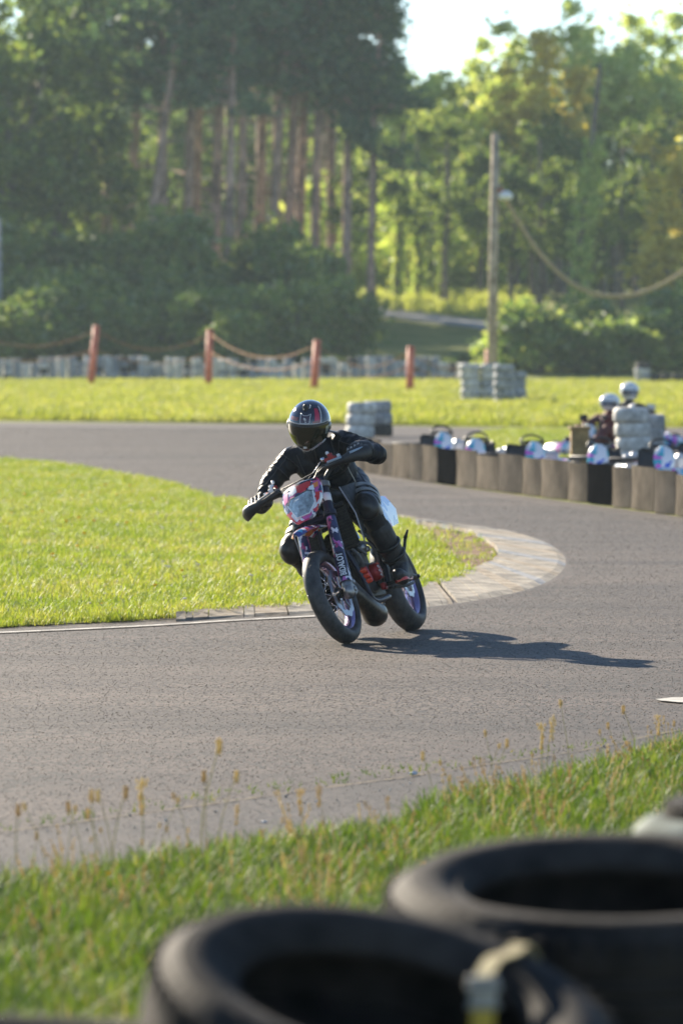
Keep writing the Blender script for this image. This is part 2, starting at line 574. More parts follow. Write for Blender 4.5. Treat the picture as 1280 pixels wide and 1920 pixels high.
# --- ground: one sheet to the horizon, rising into a bank under the woods
def terrain(x, y):
    t = min(max((y - 208) / 78.0, 0), 1)
    z = 4.0 * t * t * (3 - 2 * t)
    if y > 286: z += (y - 286) * 0.012
    if y > 300:
        z += 0.0
    return z


ys = [-900, -300, -60, 0, 12, 30, 60, 100, 150, 190] + [200 + 6 * i for i in range(18)] + [330, 380, 460, 600, 900, 1500, 2500]
xs = [-2500, -900, -300, -120, -60, -40, -30, -20, -14, -8, -4, 0, 4, 8, 14, 20, 30, 40, 60, 120, 300, 900, 2500]
gv = [(x, y, terrain(x, y)) for y in ys for x in xs]
nx_ = len(xs)
gf = [(j * nx_ + i, j * nx_ + i + 1, (j + 1) * nx_ + i + 1, (j + 1) * nx_ + i) for j in range(len(ys) - 1) for i in range(nx_ - 1)]
gm = MB(); gm.add(gv, gf)
go_ = gm.build('ground', M['field'], smooth=True)
go_['kind'] = 'structure'

# --- track asphalt: the hairpin round the infield and the straight behind it
near_edge = [G(u, v) - Vector((0, 1.0, 0)) for u, v in ((-500, 1740), (-200, 1690), (0, 1652), (300, 1618), (640, 1560), (900, 1478), (1280, 1400), (1700, 1330), (2300, 1250))]
track_pts = [Vector((-14, 14.5, 0))] + near_edge + [G(2600, 1120), G(2000, 1072), G(1500, 1003), G(1280, 970), G(860, 914), G(660, 882), G(560, 852), G(900, 838), G(1500, 836),
                                                G(1500, 803), G(900, 803), G(640, 797), G(0, 792), G(-700, 788), Vector((-60, 108, 0)), Vector((-60, 14.5, 0))]
sheet('track', track_pts, M['asphalt'], z=0.004)
# lighter strip of old surface between the seam and the verge
seam = [G(u, v) for u, v in ((-500, 1620), (-200, 1590), (0, 1566), (200, 1540), (400, 1512), (640, 1478), (760, 1462), (900, 1440), (1100, 1410), (1280, 1372), (1700, 1300))]
seam_s = jag(spline(seam, 6), 0.02, 3)
strip = seam_s + [Vector((p.x, p.y - 1.9 - 0.03 * i, 0)) for i, p in enumerate(reversed([seam_s[k] for k in range(0, len(seam_s), 6)]))]
sheet('shoulder_strip', strip, M['asphalt_edge'], z=0.008)
# the open joint along the seam, dirt and moss in it
jm = MB()
rj = random.Random(5)
jl = [(p, 0.006 + 0.010 * rj.random()) for p in spline(seam, 14)]
for (a, wa), (b, wb) in zip(jl[:-1], jl[1:]):
    jm.add([(a.x, a.y - wa, .013), (b.x, b.y - wb, .013), (b.x, b.y + wb, .013), (a.x, a.y + wa, .013)], [(0, 1, 2, 3)])
M['joint'] = mat('joint_dirt', (0.030, 0.025, 0.018), 0.95, var=0.5, nscale=14, c2=(0.15, 0.11, 0.04))
jo = jm.build('surface_joint', M['joint'], smooth=False); jo['kind'] = 'structure'

# painted marks
wl = [G(u, v) for u, v in ((-400, 1202), (-100, 1193), (0, 1189), (200, 1180), (330, 1173), (440, 1166), (590, 1158))]
wls = spline(wl, 8)
lm = MB()
for a, b in zip(wls[:-1], wls[1:]):
    lm.add([(a.x, a.y - .055, .012), (b.x, b.y - .055, .012), (b.x, b.y + .06, .012), (a.x, a.y + .06, .012)], [(0, 1, 2, 3)])
lo = lm.build('edge_line', M['white_paint'], smooth=False); lo['kind'] = 'structure'
mk = sheet('painted_mark', jag([G(u, v) for u, v in ((1228, 1315), (1262, 1312), (1330, 1310), (1330, 1322), (1270, 1321), (1240, 1318))], .006, 9), M['white_paint'], z=0.0125)

# --- infield: a tongue of grass inside the hairpin
inner = [(590, 1137), (700, 1118), (800, 1103), (850, 1088), (895, 1072), (922, 1060), (932, 1045), (920, 1027), (885, 1006), (840, 996), (790, 987), (740, 975)]
inf_px = [(-500, 1196), (-100, 1184), (0, 1178), (200, 1168), (330, 1160), (440, 1150)] + inner + [(600, 962), (460, 948), (330, 915), (150, 880), (0, 864), (-200, 850), (-700, 838)]
inf_pts = [G(u, v) for u, v in inf_px]
inf_curve = jag(spline(inf_pts, 9), .07, 12)
sheet('infield', inf_curve, M['soil'], z=0.010)
# bare earth at the nose of the infield
sheet('bare_earth', jag(spline([G(u, v) for u, v in ((780, 992), (840, 998), (884, 1008), (918, 1027), (930, 1046), (918, 1060), (890, 1073), (862, 1086), (820, 1086), (800, 1060), (785, 1030), (770, 1008))], 4, True), .05, 4), M['dirt'], z=0.014)

# kerb of painted slabs round the nose
k_out = spline([G(u, v) for u, v in ((330, 1167), (440, 1160), (600, 1153), (720, 1147), (830, 1136), (900, 1126), (985, 1108), (1036, 1087), (1060, 1063), (1056, 1040), (1020, 1016), (960, 998), (890, 988), (820, 979), (740, 966))], 8)
k_in = spline([G(u, v) for u, v in ((330, 1163), (440, 1151), (590, 1138), (700, 1119), (800, 1104), (850, 1089), (895, 1073), (924, 1060), (934, 1045), (921, 1026), (884, 1005), (838, 994), (800, 988), (770, 983), (730, 971))], 8)


def resample(pl, k):
    d = [0]
    for a, b in zip(pl[:-1], pl[1:]): d.append(d[-1] + (b - a).length)
    out = []
    for i in range(k + 1):
        s_ = d[-1] * i / k
        j = max(0, min(len(pl) - 2, next((q - 1 for q in range(1, len(d)) if d[q] >= s_), len(pl) - 2)))
        t = (s_ - d[j]) / max(1e-6, d[j + 1] - d[j])
        out.append(pl[j].lerp(pl[j + 1], t))
    return out


kerb = bpy.data.objects.new('kerb', None); COL.objects.link(kerb)
tag(kerb, kind='structure')
# paired cross sections follow the same original control points
NS = 3
rk = random.Random(3)
cols_ = ['concrete', 'concrete_blue', 'concrete', 'concrete', 'concrete_ochre', 'concrete']
pairs = list(zip(k_out, k_in))
i = 0; q = 0
while i < len(pairs) - 1:
    st = rk.choice((1, 2, 3, 4)) if i < 40 else 2
    j = min(len(pairs) - 1, i + st)
    a0, a1, b0, b1 = pairs[i][0], pairs[i][1], pairs[j][0], pairs[j][1]
    g_ = 0.02
    dA, dB = (b0 - a0), (b1 - a1)
    a0, b0 = a0 + dA * g_, b0 - dA * g_
    a1, b1 = a1 + dB * g_, b1 - dB * g_
    if i < 40 and rk.random() < .22:
        i = j; q += 1; continue
    h0 = 0.022 + rk.uniform(-.004, .004); h1 = 0.05 + rk.uniform(-.008, .008)
    mid0, mid1 = a0.lerp(a1, .12), b0.lerp(b1, .12)
    sb = MB()
    sb.add([(a0.x, a0.y, .002), (b0.x, b0.y, .002), (mid1.x, mid1.y, h0), (mid0.x, mid0.y, h0), (a1.x, a1.y, h1), (b1.x, b1.y, h1), (a1.x, a1.y, .0), (b1.x, b1.y, .0)],
           [(0, 1, 2, 3), (3, 2, 5, 4), (4, 5, 7, 6), (0, 3, 4, 6), (1, 7, 5, 2)])
    sb.build('kerb_slab', M[cols_[q % len(cols_)] if i > 40 else rk.choice(['concrete', 'concrete', 'concrete', 'concrete_ochre'])], kerb, smooth=False)
    i = j; q += 1

# grass field beyond the far straight, pit lawn
far_field = sheet('far_verge', [G(-900, 786), G(0, 788), G(640, 792), G(900, 799), G(1500, 801), Vector((60, 130, 0)), Vector((60, 203, 0)), Vector((-60, 203, 0)), Vector((-60, 112, 0))], M['field'], z=0.006)
pit_lawn = [(868, 842), (905, 812), (980, 808), (1090, 810), (1120, 850), (1090, 885), (1000, 884), (940, 866)]
sheet('pit_lawn', spline([G(u, v) for u, v in pit_lawn], 4, True), M['soil'], z=0.011)
sheet('pit_dirt', spline([G(u, v) for u, v in ((1000, 866), (1070, 850), (1095, 868), (1080, 892), (1020, 888))], 4, True), M['dirt'], z=0.015)
sheet('pit_apron', [G(668, 878), G(860, 908), G(1280, 962), G(2000, 1060), Vector((30, 40, 0)), G(2400, 842), G(1500, 840), G(900, 842), G(570, 850)], M['asphalt_edge'], z=0.007)
# service path climbing through the clearing
def tp(u, v, Y): 
    x = (u - 640) / FOC * Y
    return Vector((x, Y, terrain(x, Y) + 0.03))
pm = MB()
pl = [tp(540, 0, 270), tp(600, 0, 263), tp(680, 0, 258), tp(780, 0, 253), tp(900, 0, 248), tp(1000, 0, 240), tp(1100, 0, 228)]
pl = spline(pl, 6)
for a, b in zip(pl[:-1], pl[1:]):
    pm.add([(a.x, a.y, terrain(a.x, a.y) + .03), (b.x, b.y, terrain(b.x, b.y) + .03), (b.x + .6, b.y + 5, terrain(b.x, b.y + 5) + .03), (a.x + .6, a.y + 5, terrain(a.x, a.y + 5) + .03)], [(0, 1, 2, 3)])
M['path'] = mat('pale_gravel', (0.40, 0.37, 0.32), 0.9, var=0.2, nscale=1.0)
po = pm.build('path', M['path'], smooth=False); po['kind'] = 'structure'

# ------------------------------------------------------------------ grass
GA = leaf_mat('infield_blades', [(0, (0.17, 0.25, 0.025)), (0.4, (0.27, 0.34, 0.045)), (0.7, (0.38, 0.39, 0.085)), (1, (0.50, 0.44, 0.20))], 0.5, per='obj', gloss=.1, patch=.7)
GB = leaf_mat('verge_blades', [(0, (0.035, 0.080, 0.012)), (0.35, (0.085, 0.155, 0.020)), (0.66, (0.155, 0.215, 0.035)), (0.86, (0.26, 0.245, 0.085)), (1, (0.36, 0.27, 0.15))], 0.5, per='obj', gloss=.06, patch=4.0)
GC = leaf_mat('meadow_blades', [(0, (0.25, 0.30, 0.05)), (0.5, (0.36, 0.39, 0.085)), (1, (0.50, 0.46, 0.20))], 0.5, per='obj', gloss=.05, patch=.25)
ia = [tuft('short_tuft', GA, 11, h_, .05, .007, 20 + k, .7) for k, h_ in enumerate((.05, .065, .085))]
va = [tuft('verge_tuft', GB, 13, h_, .035, .0048, 40 + k, .75) for k, h_ in enumerate((.08, .115, .16))]
fa = [tuft('meadow_tuft', GC, 12, h_, .16, .028, 60 + k, .6) for k, h_ in enumerate((.09, .13, .19))]


def emitter(name, pts, z, label=None):
    o = sheet(name, pts, M['soil'], z=z, kind='stuff')
    return o


clipx = lambda p: Vector((max(p.x, -6.5), p.y, p.z))
gpx = [q for q in inf_px if q not in inner] 
g_in = [(590, 1137), (700, 1118), (800, 1104), (850, 1090), (866, 1084), (842, 1062), (822, 1040), (806, 1020), (785, 1006), (760, 994), (735, 976)]
k_ = inf_px.index(inner[0])
e1 = emitter('infield_grass', [clipx(p) for p in jag(spline([G(u, v) for u, v in inf_px[:k_] + g_in + inf_px[k_ + len(inner):]], 9), .10, 13)], 0.012)
e1b = emitter('sparse_grass', [G(u, v) for u, v in ((884, 1077), (925, 1058), (930, 1044), (916, 1026), (884, 1007), (840, 997), (790, 989), (735, 976), (760, 994), (785, 1006), (806, 1020), (822, 1040), (842, 1062), (866, 1084))], 0.0121)
scatter(e1b, ia, 28, 31, .5, 1.2, .4)
scatter(e1, ia, 330, 1, .6, 1.3, .3)
tl = [G(u, v) for u, v in ((-420, 1770), (-160, 1735), (0, 1712), (100, 1690), (200, 1690), (300, 1660), (420, 1650), (520, 1632), (640, 1608), (760, 1590), (840, 1552), (960, 1518), (1100, 1488), (1280, 1436), (1500, 1390), (1750, 1340))]
tls = jag(spline(tl, 6), .05, 8)
e2 = emitter('verge_grass', [Vector((-2.2, 11.0, 0))] + [Vector((max(p.x, -2.2), p.y, 0)) for p in tls] + [Vector((3.0, 11.0, 0))], 0.012)
scatter(e2, va, 3600, 2, .6, 1.25, .35)
vsh = sheet('verge', [Vector((-30, -20, 0)), Vector((-30, 13.5, 0))] + [Vector((p.x, p.y - .1, 0)) for p in tls] + [Vector((30, 30, 0)), Vector((30, -20, 0))], M['soil'], z=0.0105)
e3 = emitter('meadow_grass', [G(-150, 787), G(640, 793), G(900, 800), G(1420, 802), Vector((16, 200, 0)), Vector((-15, 200, 0))], 0.010)
scatter(e3, fa, 26, 3, .6, 1.4, .3)
e4 = emitter('pit_grass', [G(u, v) for u, v in pit_lawn], 0.014)
scatter(e4, ia, 120, 4, .8, 1.6, .3)
# sparse longer blades creeping out over the shoulder
e5 = emitter('creeping_grass', [p for p in tls] + jag([Vector((p.x, p.y + .42, 0)) for p in reversed(tls)], .2, 19), 0.0135)
scatter(e5, va, 330, 6, .25, .85, .5)
e7 = emitter('seam_moss', [Vector((p.x, p.y - .03, 0)) for p in spline(seam, 6)] + [Vector((p.x, p.y + .04, 0)) for p in reversed(spline(seam, 6))], 0.0136)
scatter(e7, va, 90, 8, .10, .30, .6)
# tall stems standing in the verge
M['stem'] = leaf_mat('seed_stem', [(0, (0.22, 0.25, 0.07)), (1, (0.38, 0.34, 0.14))], 0.5, per='obj')
M['seed'] = leaf_mat('seed_head', [(0, (0.42, 0.28, 0.14)), (0.4, (0.62, 0.50, 0.28)), (1, (0.72, 0.64, 0.42))], 0.62, per='obj', tint=(1, .97, .8))
M['dandelion'] = leaf_mat('yellow_petals', [(0, (0.75, 0.42, 0.01)), (1, (0.80, 0.52, 0.02))], 0.3, per='obj')
M['petal'] = leaf_mat('white_petals', [(0, (0.75, 0.72, 0.70)), (1, (0.80, 0.76, 0.74))], 0.3, per='obj')


def seed_stalk(kind, h, seed):
    r = random.Random(seed)
    t = thing('seed_stalk', None, 'grass stalk')
    bx = r.uniform(-.25, .25) * h
    pts = [(0, 0, 0), (bx * .2, .0, h * .5), (bx * .6, 0.01, h * .8), (bx, .015, h)]
    st = MB().tube(spline(pts, 3), [.0016 - .0008 * k / 9 for k in range(10)], 5)
    st.build('stem', M['stem'], t)
    hd = MB()
    if kind == 0:       # plantain-like oval head
        hd.ball((bx * 1.02, .015, h), (.0050, .0050, .014), 8, 7)
        for k in range(26):
            a = r.uniform(0, 6.28); z = r.uniform(-.016, .016); q = .0064 * math.sqrt(max(0, 1 - (z / .019) ** 2))
            c = Vector((bx * 1.02 + q * math.cos(a), .015 + q * math.sin(a), h + z))
            hd.ball(c, .0022, 5, 4)
    else:               # loose feathery panicle
        for k in range(34):
            z = h - .10 * r.random(); a = r.uniform(0, 6.28); q = .016 * r.random() * (1.2 - (h - z) / .14)
            c = Vector((bx * z / h + q * math.cos(a), .015 + q * math.sin(a), z))
            hd.ball(c, (.0028, .0028, .007), 5, 4)
    hd.build('seed_head', M['seed'], t)
    return t


def weed(seed, h):
    r = random.Random(seed); m_ = MB()
    for k in range(5):
        a = r.uniform(0, 6.28); b = r.uniform(.02, .35) * h; hh = h * r.uniform(.5, 1.1)
        e = (b * math.cos(a), b * math.sin(a), hh)
        m_.tube([(r.uniform(-.02, .02), r.uniform(-.02, .02), 0), (e[0] * .4, e[1] * .4, hh * .6), e], [.0014, .001, .0007], 4)
        for j in range(9):
            q = 1 - .22 * r.random()
            m_.ball((e[0] * q + r.uniform(-.004, .004), e[1] * q + r.uniform(-.004, .004), e[2] * q), (.0022, .0022, .005), 5, 4)
    o = m_.build('weed_stems', M['seed']); COL.objects.unlink(o)
    return o


e8 = emitter('tall_weeds', [Vector((p.x, p.y - 3.2, 0)) for p in tls if -2.5 < p.x < 3.2] + [Vector((p.x, p.y + .16, 0)) for p in reversed(tls) if -2.5 < p.x < 3.2], 0.0137)
scatter(e8, [weed(1, .22), weed(2, .28), weed(3, .18)], 16, 9, .5, 1.1, .3)
stalks = [seed_stalk(0, .26, 1), seed_stalk(0, .34, 2), seed_stalk(1, .36, 3), seed_stalk(1, .30, 4)]
SG = ['stalks with oval seed heads in the near verge', 'stalks with feathery seed heads in the near verge']
SL = ['thin stalk with brown oval seed head rising from the near grass verge', 'thin stalk with pale feathery seed head rising from the near grass verge']
head_px = [(177, 1495), (215, 1500), (160, 1520), (120, 1525), (205, 1490), (265, 1460, 1), (295, 1505), (195, 1530), (25, 1522), (90, 1518), (375, 1408), (388, 1465), (405, 1462), (358, 1500), (278, 1555), (210, 1560),
           (330, 1560), (440, 1512, 1), (565, 1480, 1), (610, 1475, 1), (735, 1500), (818, 1424), (832, 1462), (862, 1470), (855, 1435), (926, 1382), (910, 1402), (925, 1398), (975, 1420), (1018, 1360, 1), (1022, 1345, 1),
           (1067, 1326), (990, 1435), (1105, 1410), (1052, 1422), (1160, 1365), (1195, 1335), (1222, 1380), (1232, 1376), (1255, 1362), (1170, 1400), (1245, 1398), (1268, 1410), (1088, 1465), (960, 1460), (890, 1445), (1005, 1470), (1200, 1440),
           (1225, 1450), (1262, 1455), (1035, 1480), (1130, 1375), (1240, 1345, 1), (1180, 1455), (700, 1535), (660, 1545), (480, 1560, 1), (520, 1545), (60, 1575), (10, 1560), (140, 1580), (310, 1590), (246, 1585), (590, 1560, 1)]
rs_ = random.Random(21)
used = set()
for p in head_px:
    kd = 1 if len(p) > 2 else 0
    k = rs_.choice((0, 1)) + 2 * kd
    # roots just inside the verge edge: the stalk's foot is where the verge begins below its head
    hh = (.26, .34, .36, .30)[k]
    sc = rs_.uniform(.85, 1.15)
    ye = min(tls, key=lambda q: abs(q.x / q.y - (p[0] - 640) / FOC)).y - rs_.uniform(.02, .30)
    zt = W(p[0], p[1], ye).z
    if zt < .10: ye = min(ye + .25, G(p[0], p[1]).y); zt = max(.10, W(p[0], p[1], ye).z)
    sc = zt / hh
    foot = Vector(((p[0] - 640) / FOC * ye, ye, 0.01))
    if k not in used:
        used.add(k); o = stalks[k]
        o.location = foot; o.rotation_euler = (0, 0, rs_.uniform(0, 6.28)); o.scale = (sc,) * 3
        tag(o, SL[kd], None, SG[kd])
    else:
        dup(stalks[k], foot, rs_.uniform(0, 6.28), SL[kd], SG[kd], scale=sc)

# dandelions in the verge and infield
def dandelion():
    t = thing('dandelion', None, 'flower')
    MB().tube([(0, 0, 0), (.004, 0, .05), (.003, .003, .10)], [.002, .0018, .0018], 5).build('stem', M['stem'], t)
    hd = MB()
    for ring, (n_, rr, zz) in enumerate(((14, .021, .101), (11, .015, .106), (7, .008, .110))):
        for k in range(n_):
            a = 6.283 * k / n_ + ring * .3
            c, s_ = math.cos(a), math.sin(a)
            w_ = .0035
            hd.add([(.003 - s_ * w_ * .4, .003 + c * w_ * .4, .099), (.003 + s_ * w_ * .4, .003 - c * w_ * .4, .099), (.003 + c * rr + s_ * w_, .003 + s_ * rr - c * w_, zz), (.003 + c * rr - s_ * w_, .003 + s_ * rr + c * w_, zz)], [(0, 1, 2, 3)])
    hd.build('petals', M['dandelion'], t, smooth=False)
    return t


dd = dandelion()
DL = [((203, 1646), 'yellow dandelion at the left end of the near verge beside the track edge'), ((720, 1604), 'yellow dandelion in mid verge below the gap in the seed stalks'),
      ((795, 1628), 'yellow dandelion in the verge just above the rear tyre'), ((144, 1818), 'yellow dandelion low in the verge left of the front tyre'), ((740, 1598), 'small yellow dandelion beside another in mid verge')]
for i, (p, lb) in enumerate(DL):
    pos = G(p[0], p[1], .10); pos.z = .01
    if i == 0:
        dd.location = pos; tag(dd, lb, None, 'dandelions in the near verge')
    else:
        dup(dd, pos, i * 1.3, lb, 'dandelions in the near verge', scale=(1, .95, 1.05, .9, .7)[i])
# countless flowers of the infield: one scattered mass
fl1 = MB(); fl1.ball((0, 0, .06), (.016, .016, .006), 8, 4); fl1.tube([(0, 0, 0), (0, 0, .06)], .0015, 4)
fl1 = fl1.build('yellow_flower', M['dandelion']); COL.objects.unlink(fl1)
fl2 = MB(); fl2.ball((0, 0, .07), (.014, .014, .005), 8, 4); fl2.tube([(0, 0, 0), (0, 0, .07)], .0015, 4)
fl2 = fl2.build('white_flower', M['petal']); COL.objects.unlink(fl2)
e6 = emitter('infield_flowers', [G(-100, 1170), G(330, 1152), G(560, 1120), G(540, 990), G(300, 930), G(0, 880), G(-100, 872)], 0.0125)
scatter(e6, [fl1, fl2], 1.6, 12, .7, 1.4, .3)

# chippings standing proud of the old surface
def chip(seed, c):
    r = random.Random(seed)
    m_ = MB().ball((0, 0, .15), (1, 1, .24), 7, 4)
    m_.v = [tuple(q * r.uniform(.7, 1.2) for q in p) for p in m_.v]
    o = m_.build('chipping', mat('chipping_%d' % seed, c, .7, spec=.3), smooth=False)
    COL.objects.unlink(o)
    return o


chips = [chip(1, (.070, .055, .047)), chip(2, (.095, .075, .062)), chip(3, (.17, .140, .118)), chip(4, (.11, .088, .074))]
ca_ = emitter('track_chippings', [G(-250, 1640), G(0, 1600), G(400, 1545), G(760, 1490), G(900, 1462), G(1280, 1395), G(1500, 1350), G(1500, 1180), G(1075, 1080), G(1042, 1090), G(985, 1110), G(900, 1128), G(830, 1138), G(720, 1149), G(600, 1156), G(440, 1164), G(0, 1186), G(-200, 1194)], 0.0045)
scatter(ca_, chips, 900, 51, .0016, .0045, .3)
cb2 = emitter('track_chippings', [G(1500, 1180), G(1075, 1080), G(1068, 1062), G(1062, 1040), G(1024, 1014), G(962, 996), G(890, 986), G(820, 977), G(740, 965), G(600, 957), G(460, 943), G(330, 911), G(150, 877), G(0, 861), G(-150, 850), G(-100, 800), G(640, 805), G(660, 890), G(860, 925), G(1280, 980), G(1600, 1030)], 0.0045)
scatter(cb2, chips, 450, 52, .0028, .0055, .3)

cs3 = emitter('shoulder_chippings', seam_s + [Vector((p.x, p.y - 1.4, 0)) for p in reversed(seam_s)], 0.0085)
scatter(cs3, chips, 500, 53, .0014, .0045, .3)

# loose stones on the shoulder
def stone(seed):
    r = random.Random(seed)
    m_ = MB().ball((0, 0, .3), (1, .8, .6), 8, 6)
    m_.v = [tuple(c * r.uniform(.8, 1.15) for c in p) for p in m_.v]
    o = m_.build('pebble', mat('pebble_%d' % seed, (0.30, 0.27, 0.24) if seed % 2 else (0.5, 0.48, 0.45), .8), smooth=False)
    COL.objects.unlink(o)
    return o


gs = emitter('gravel', seam_s + [Vector((p.x, p.y - .75, 0)) for p in reversed(seam_s)], 0.0138)
scatter(gs, [stone(1), stone(2), stone(3)], 24, 15, .002, .008, 1.0)
for p, lb, sc in (((774, 1456), 'white scrap of stone lying on the track by the seam', .022), ((495, 1546), 'small white stone on the shoulder strip above the verge', .012)):
    q_ = G(*p)
    o = MB().ball((0, 0, .25), (1, .7, .45), 8, 6)
    o.v = [tuple(c * random.uniform(.8, 1.2) for c in v_) for v_ in o.v]
    o = o.build('stone', mat('white_stone', (.7, .68, .65), .7), smooth=False)
    o.location = (q_.x, q_.y, .008); o.scale = (sc,) * 3; o.rotation_euler = (0, 0, .6)
    tag(o, lb, 'stone')
ke = emitter('kerb_grass', [G(u, v) for u, v in ((150, 1172), (330, 1163), (440, 1155), (600, 1146), (740, 1124), (800, 1112), (800, 1098), (700, 1110), (590, 1128), (440, 1140), (330, 1150), (150, 1162))], 0.05)
scatter(ke, ia, 170, 41, .4, .95, .5)
# ================================================================== TREES
LP = leaf_mat('pine_needles', [(0, (0.070, 0.140, 0.085)), (0.6, (0.110, 0.200, 0.105)), (1, (0.21, 0.28, 0.11))], 0.42, per='island', tint=(1, 1, .6), gloss=.06)
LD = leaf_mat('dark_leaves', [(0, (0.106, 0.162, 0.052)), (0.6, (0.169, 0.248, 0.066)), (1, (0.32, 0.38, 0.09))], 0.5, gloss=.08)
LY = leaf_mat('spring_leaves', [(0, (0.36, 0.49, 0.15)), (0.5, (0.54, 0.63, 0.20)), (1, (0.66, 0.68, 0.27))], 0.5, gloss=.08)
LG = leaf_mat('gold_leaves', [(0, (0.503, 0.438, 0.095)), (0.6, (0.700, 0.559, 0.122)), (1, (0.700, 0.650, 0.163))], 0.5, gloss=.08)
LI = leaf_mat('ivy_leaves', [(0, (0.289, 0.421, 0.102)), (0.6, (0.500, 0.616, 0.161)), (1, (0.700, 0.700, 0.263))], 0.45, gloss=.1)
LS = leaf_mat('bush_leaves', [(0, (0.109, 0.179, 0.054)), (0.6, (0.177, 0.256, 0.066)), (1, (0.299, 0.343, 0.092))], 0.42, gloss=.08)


def leaves(name, mt, centres, radii, n, size, seed, squash=0.75):
    """n leaf-sized faces gathered in clumps round the given centres."""
    r = np.random.default_rng(seed)
    c = np.asarray(centres, dtype=float); rad = np.asarray(radii, dtype=float)
    p = rad ** 2 / (rad ** 2).sum()
    k = r.choice(len(c), n, p=p)
    d = r.normal(size=(n, 3)); d /= np.linalg.norm(d, axis=1)[:, None]
    q = rad[k] * np.minimum(np.abs(r.normal(0, .62, n)) + .12, 1.75)
    pos = c[k] + d * q[:, None] * np.array([1, 1, squash])
    a = r.normal(size=(n, 3)); a[:, 2] *= 0.6; a /= np.linalg.norm(a, axis=1)[:, None]
    b = np.cross(a, r.normal(size=(n, 3))); b /= np.linalg.norm(b, axis=1)[:, None]
    s = size * r.uniform(0.55, 1.3, n)[:, None]
    v = np.stack([pos - a * s, pos + b * s * .5, pos + a * s, pos - b * s * .5], 1).reshape(-1, 3)
    f = np.arange(n * 4).reshape(-1, 4)
    return raw_mesh(name, v, f, mt)


def limb_mesh(name, mt, segs, n=9):
    m_ = MB()
    for pts, rad in segs:
        m_.tube(pts, rad, n)
    o = m_.build(name, mt)
    me = o.data
    COL.objects.unlink(o); bpy.data.objects.remove(o)
    return me


def crown_points(r, n, rx, rz, zc, taper=0.0, hollow=.45):
    cs, rd = [], []
    for i in range(n):
        d = r.normal(size=3); d /= np.linalg.norm(d)
        q = r.uniform(hollow, 1) ** .5
        z = d[2] * q
        k = 1 - taper * (z * .5 + .5)
        cs.append((d[0] * q * rx * k, d[1] * q * rx * k, zc + z * rz))
        rd.append(r.uniform(.16, .34) * rx * .8)
    return cs, rd


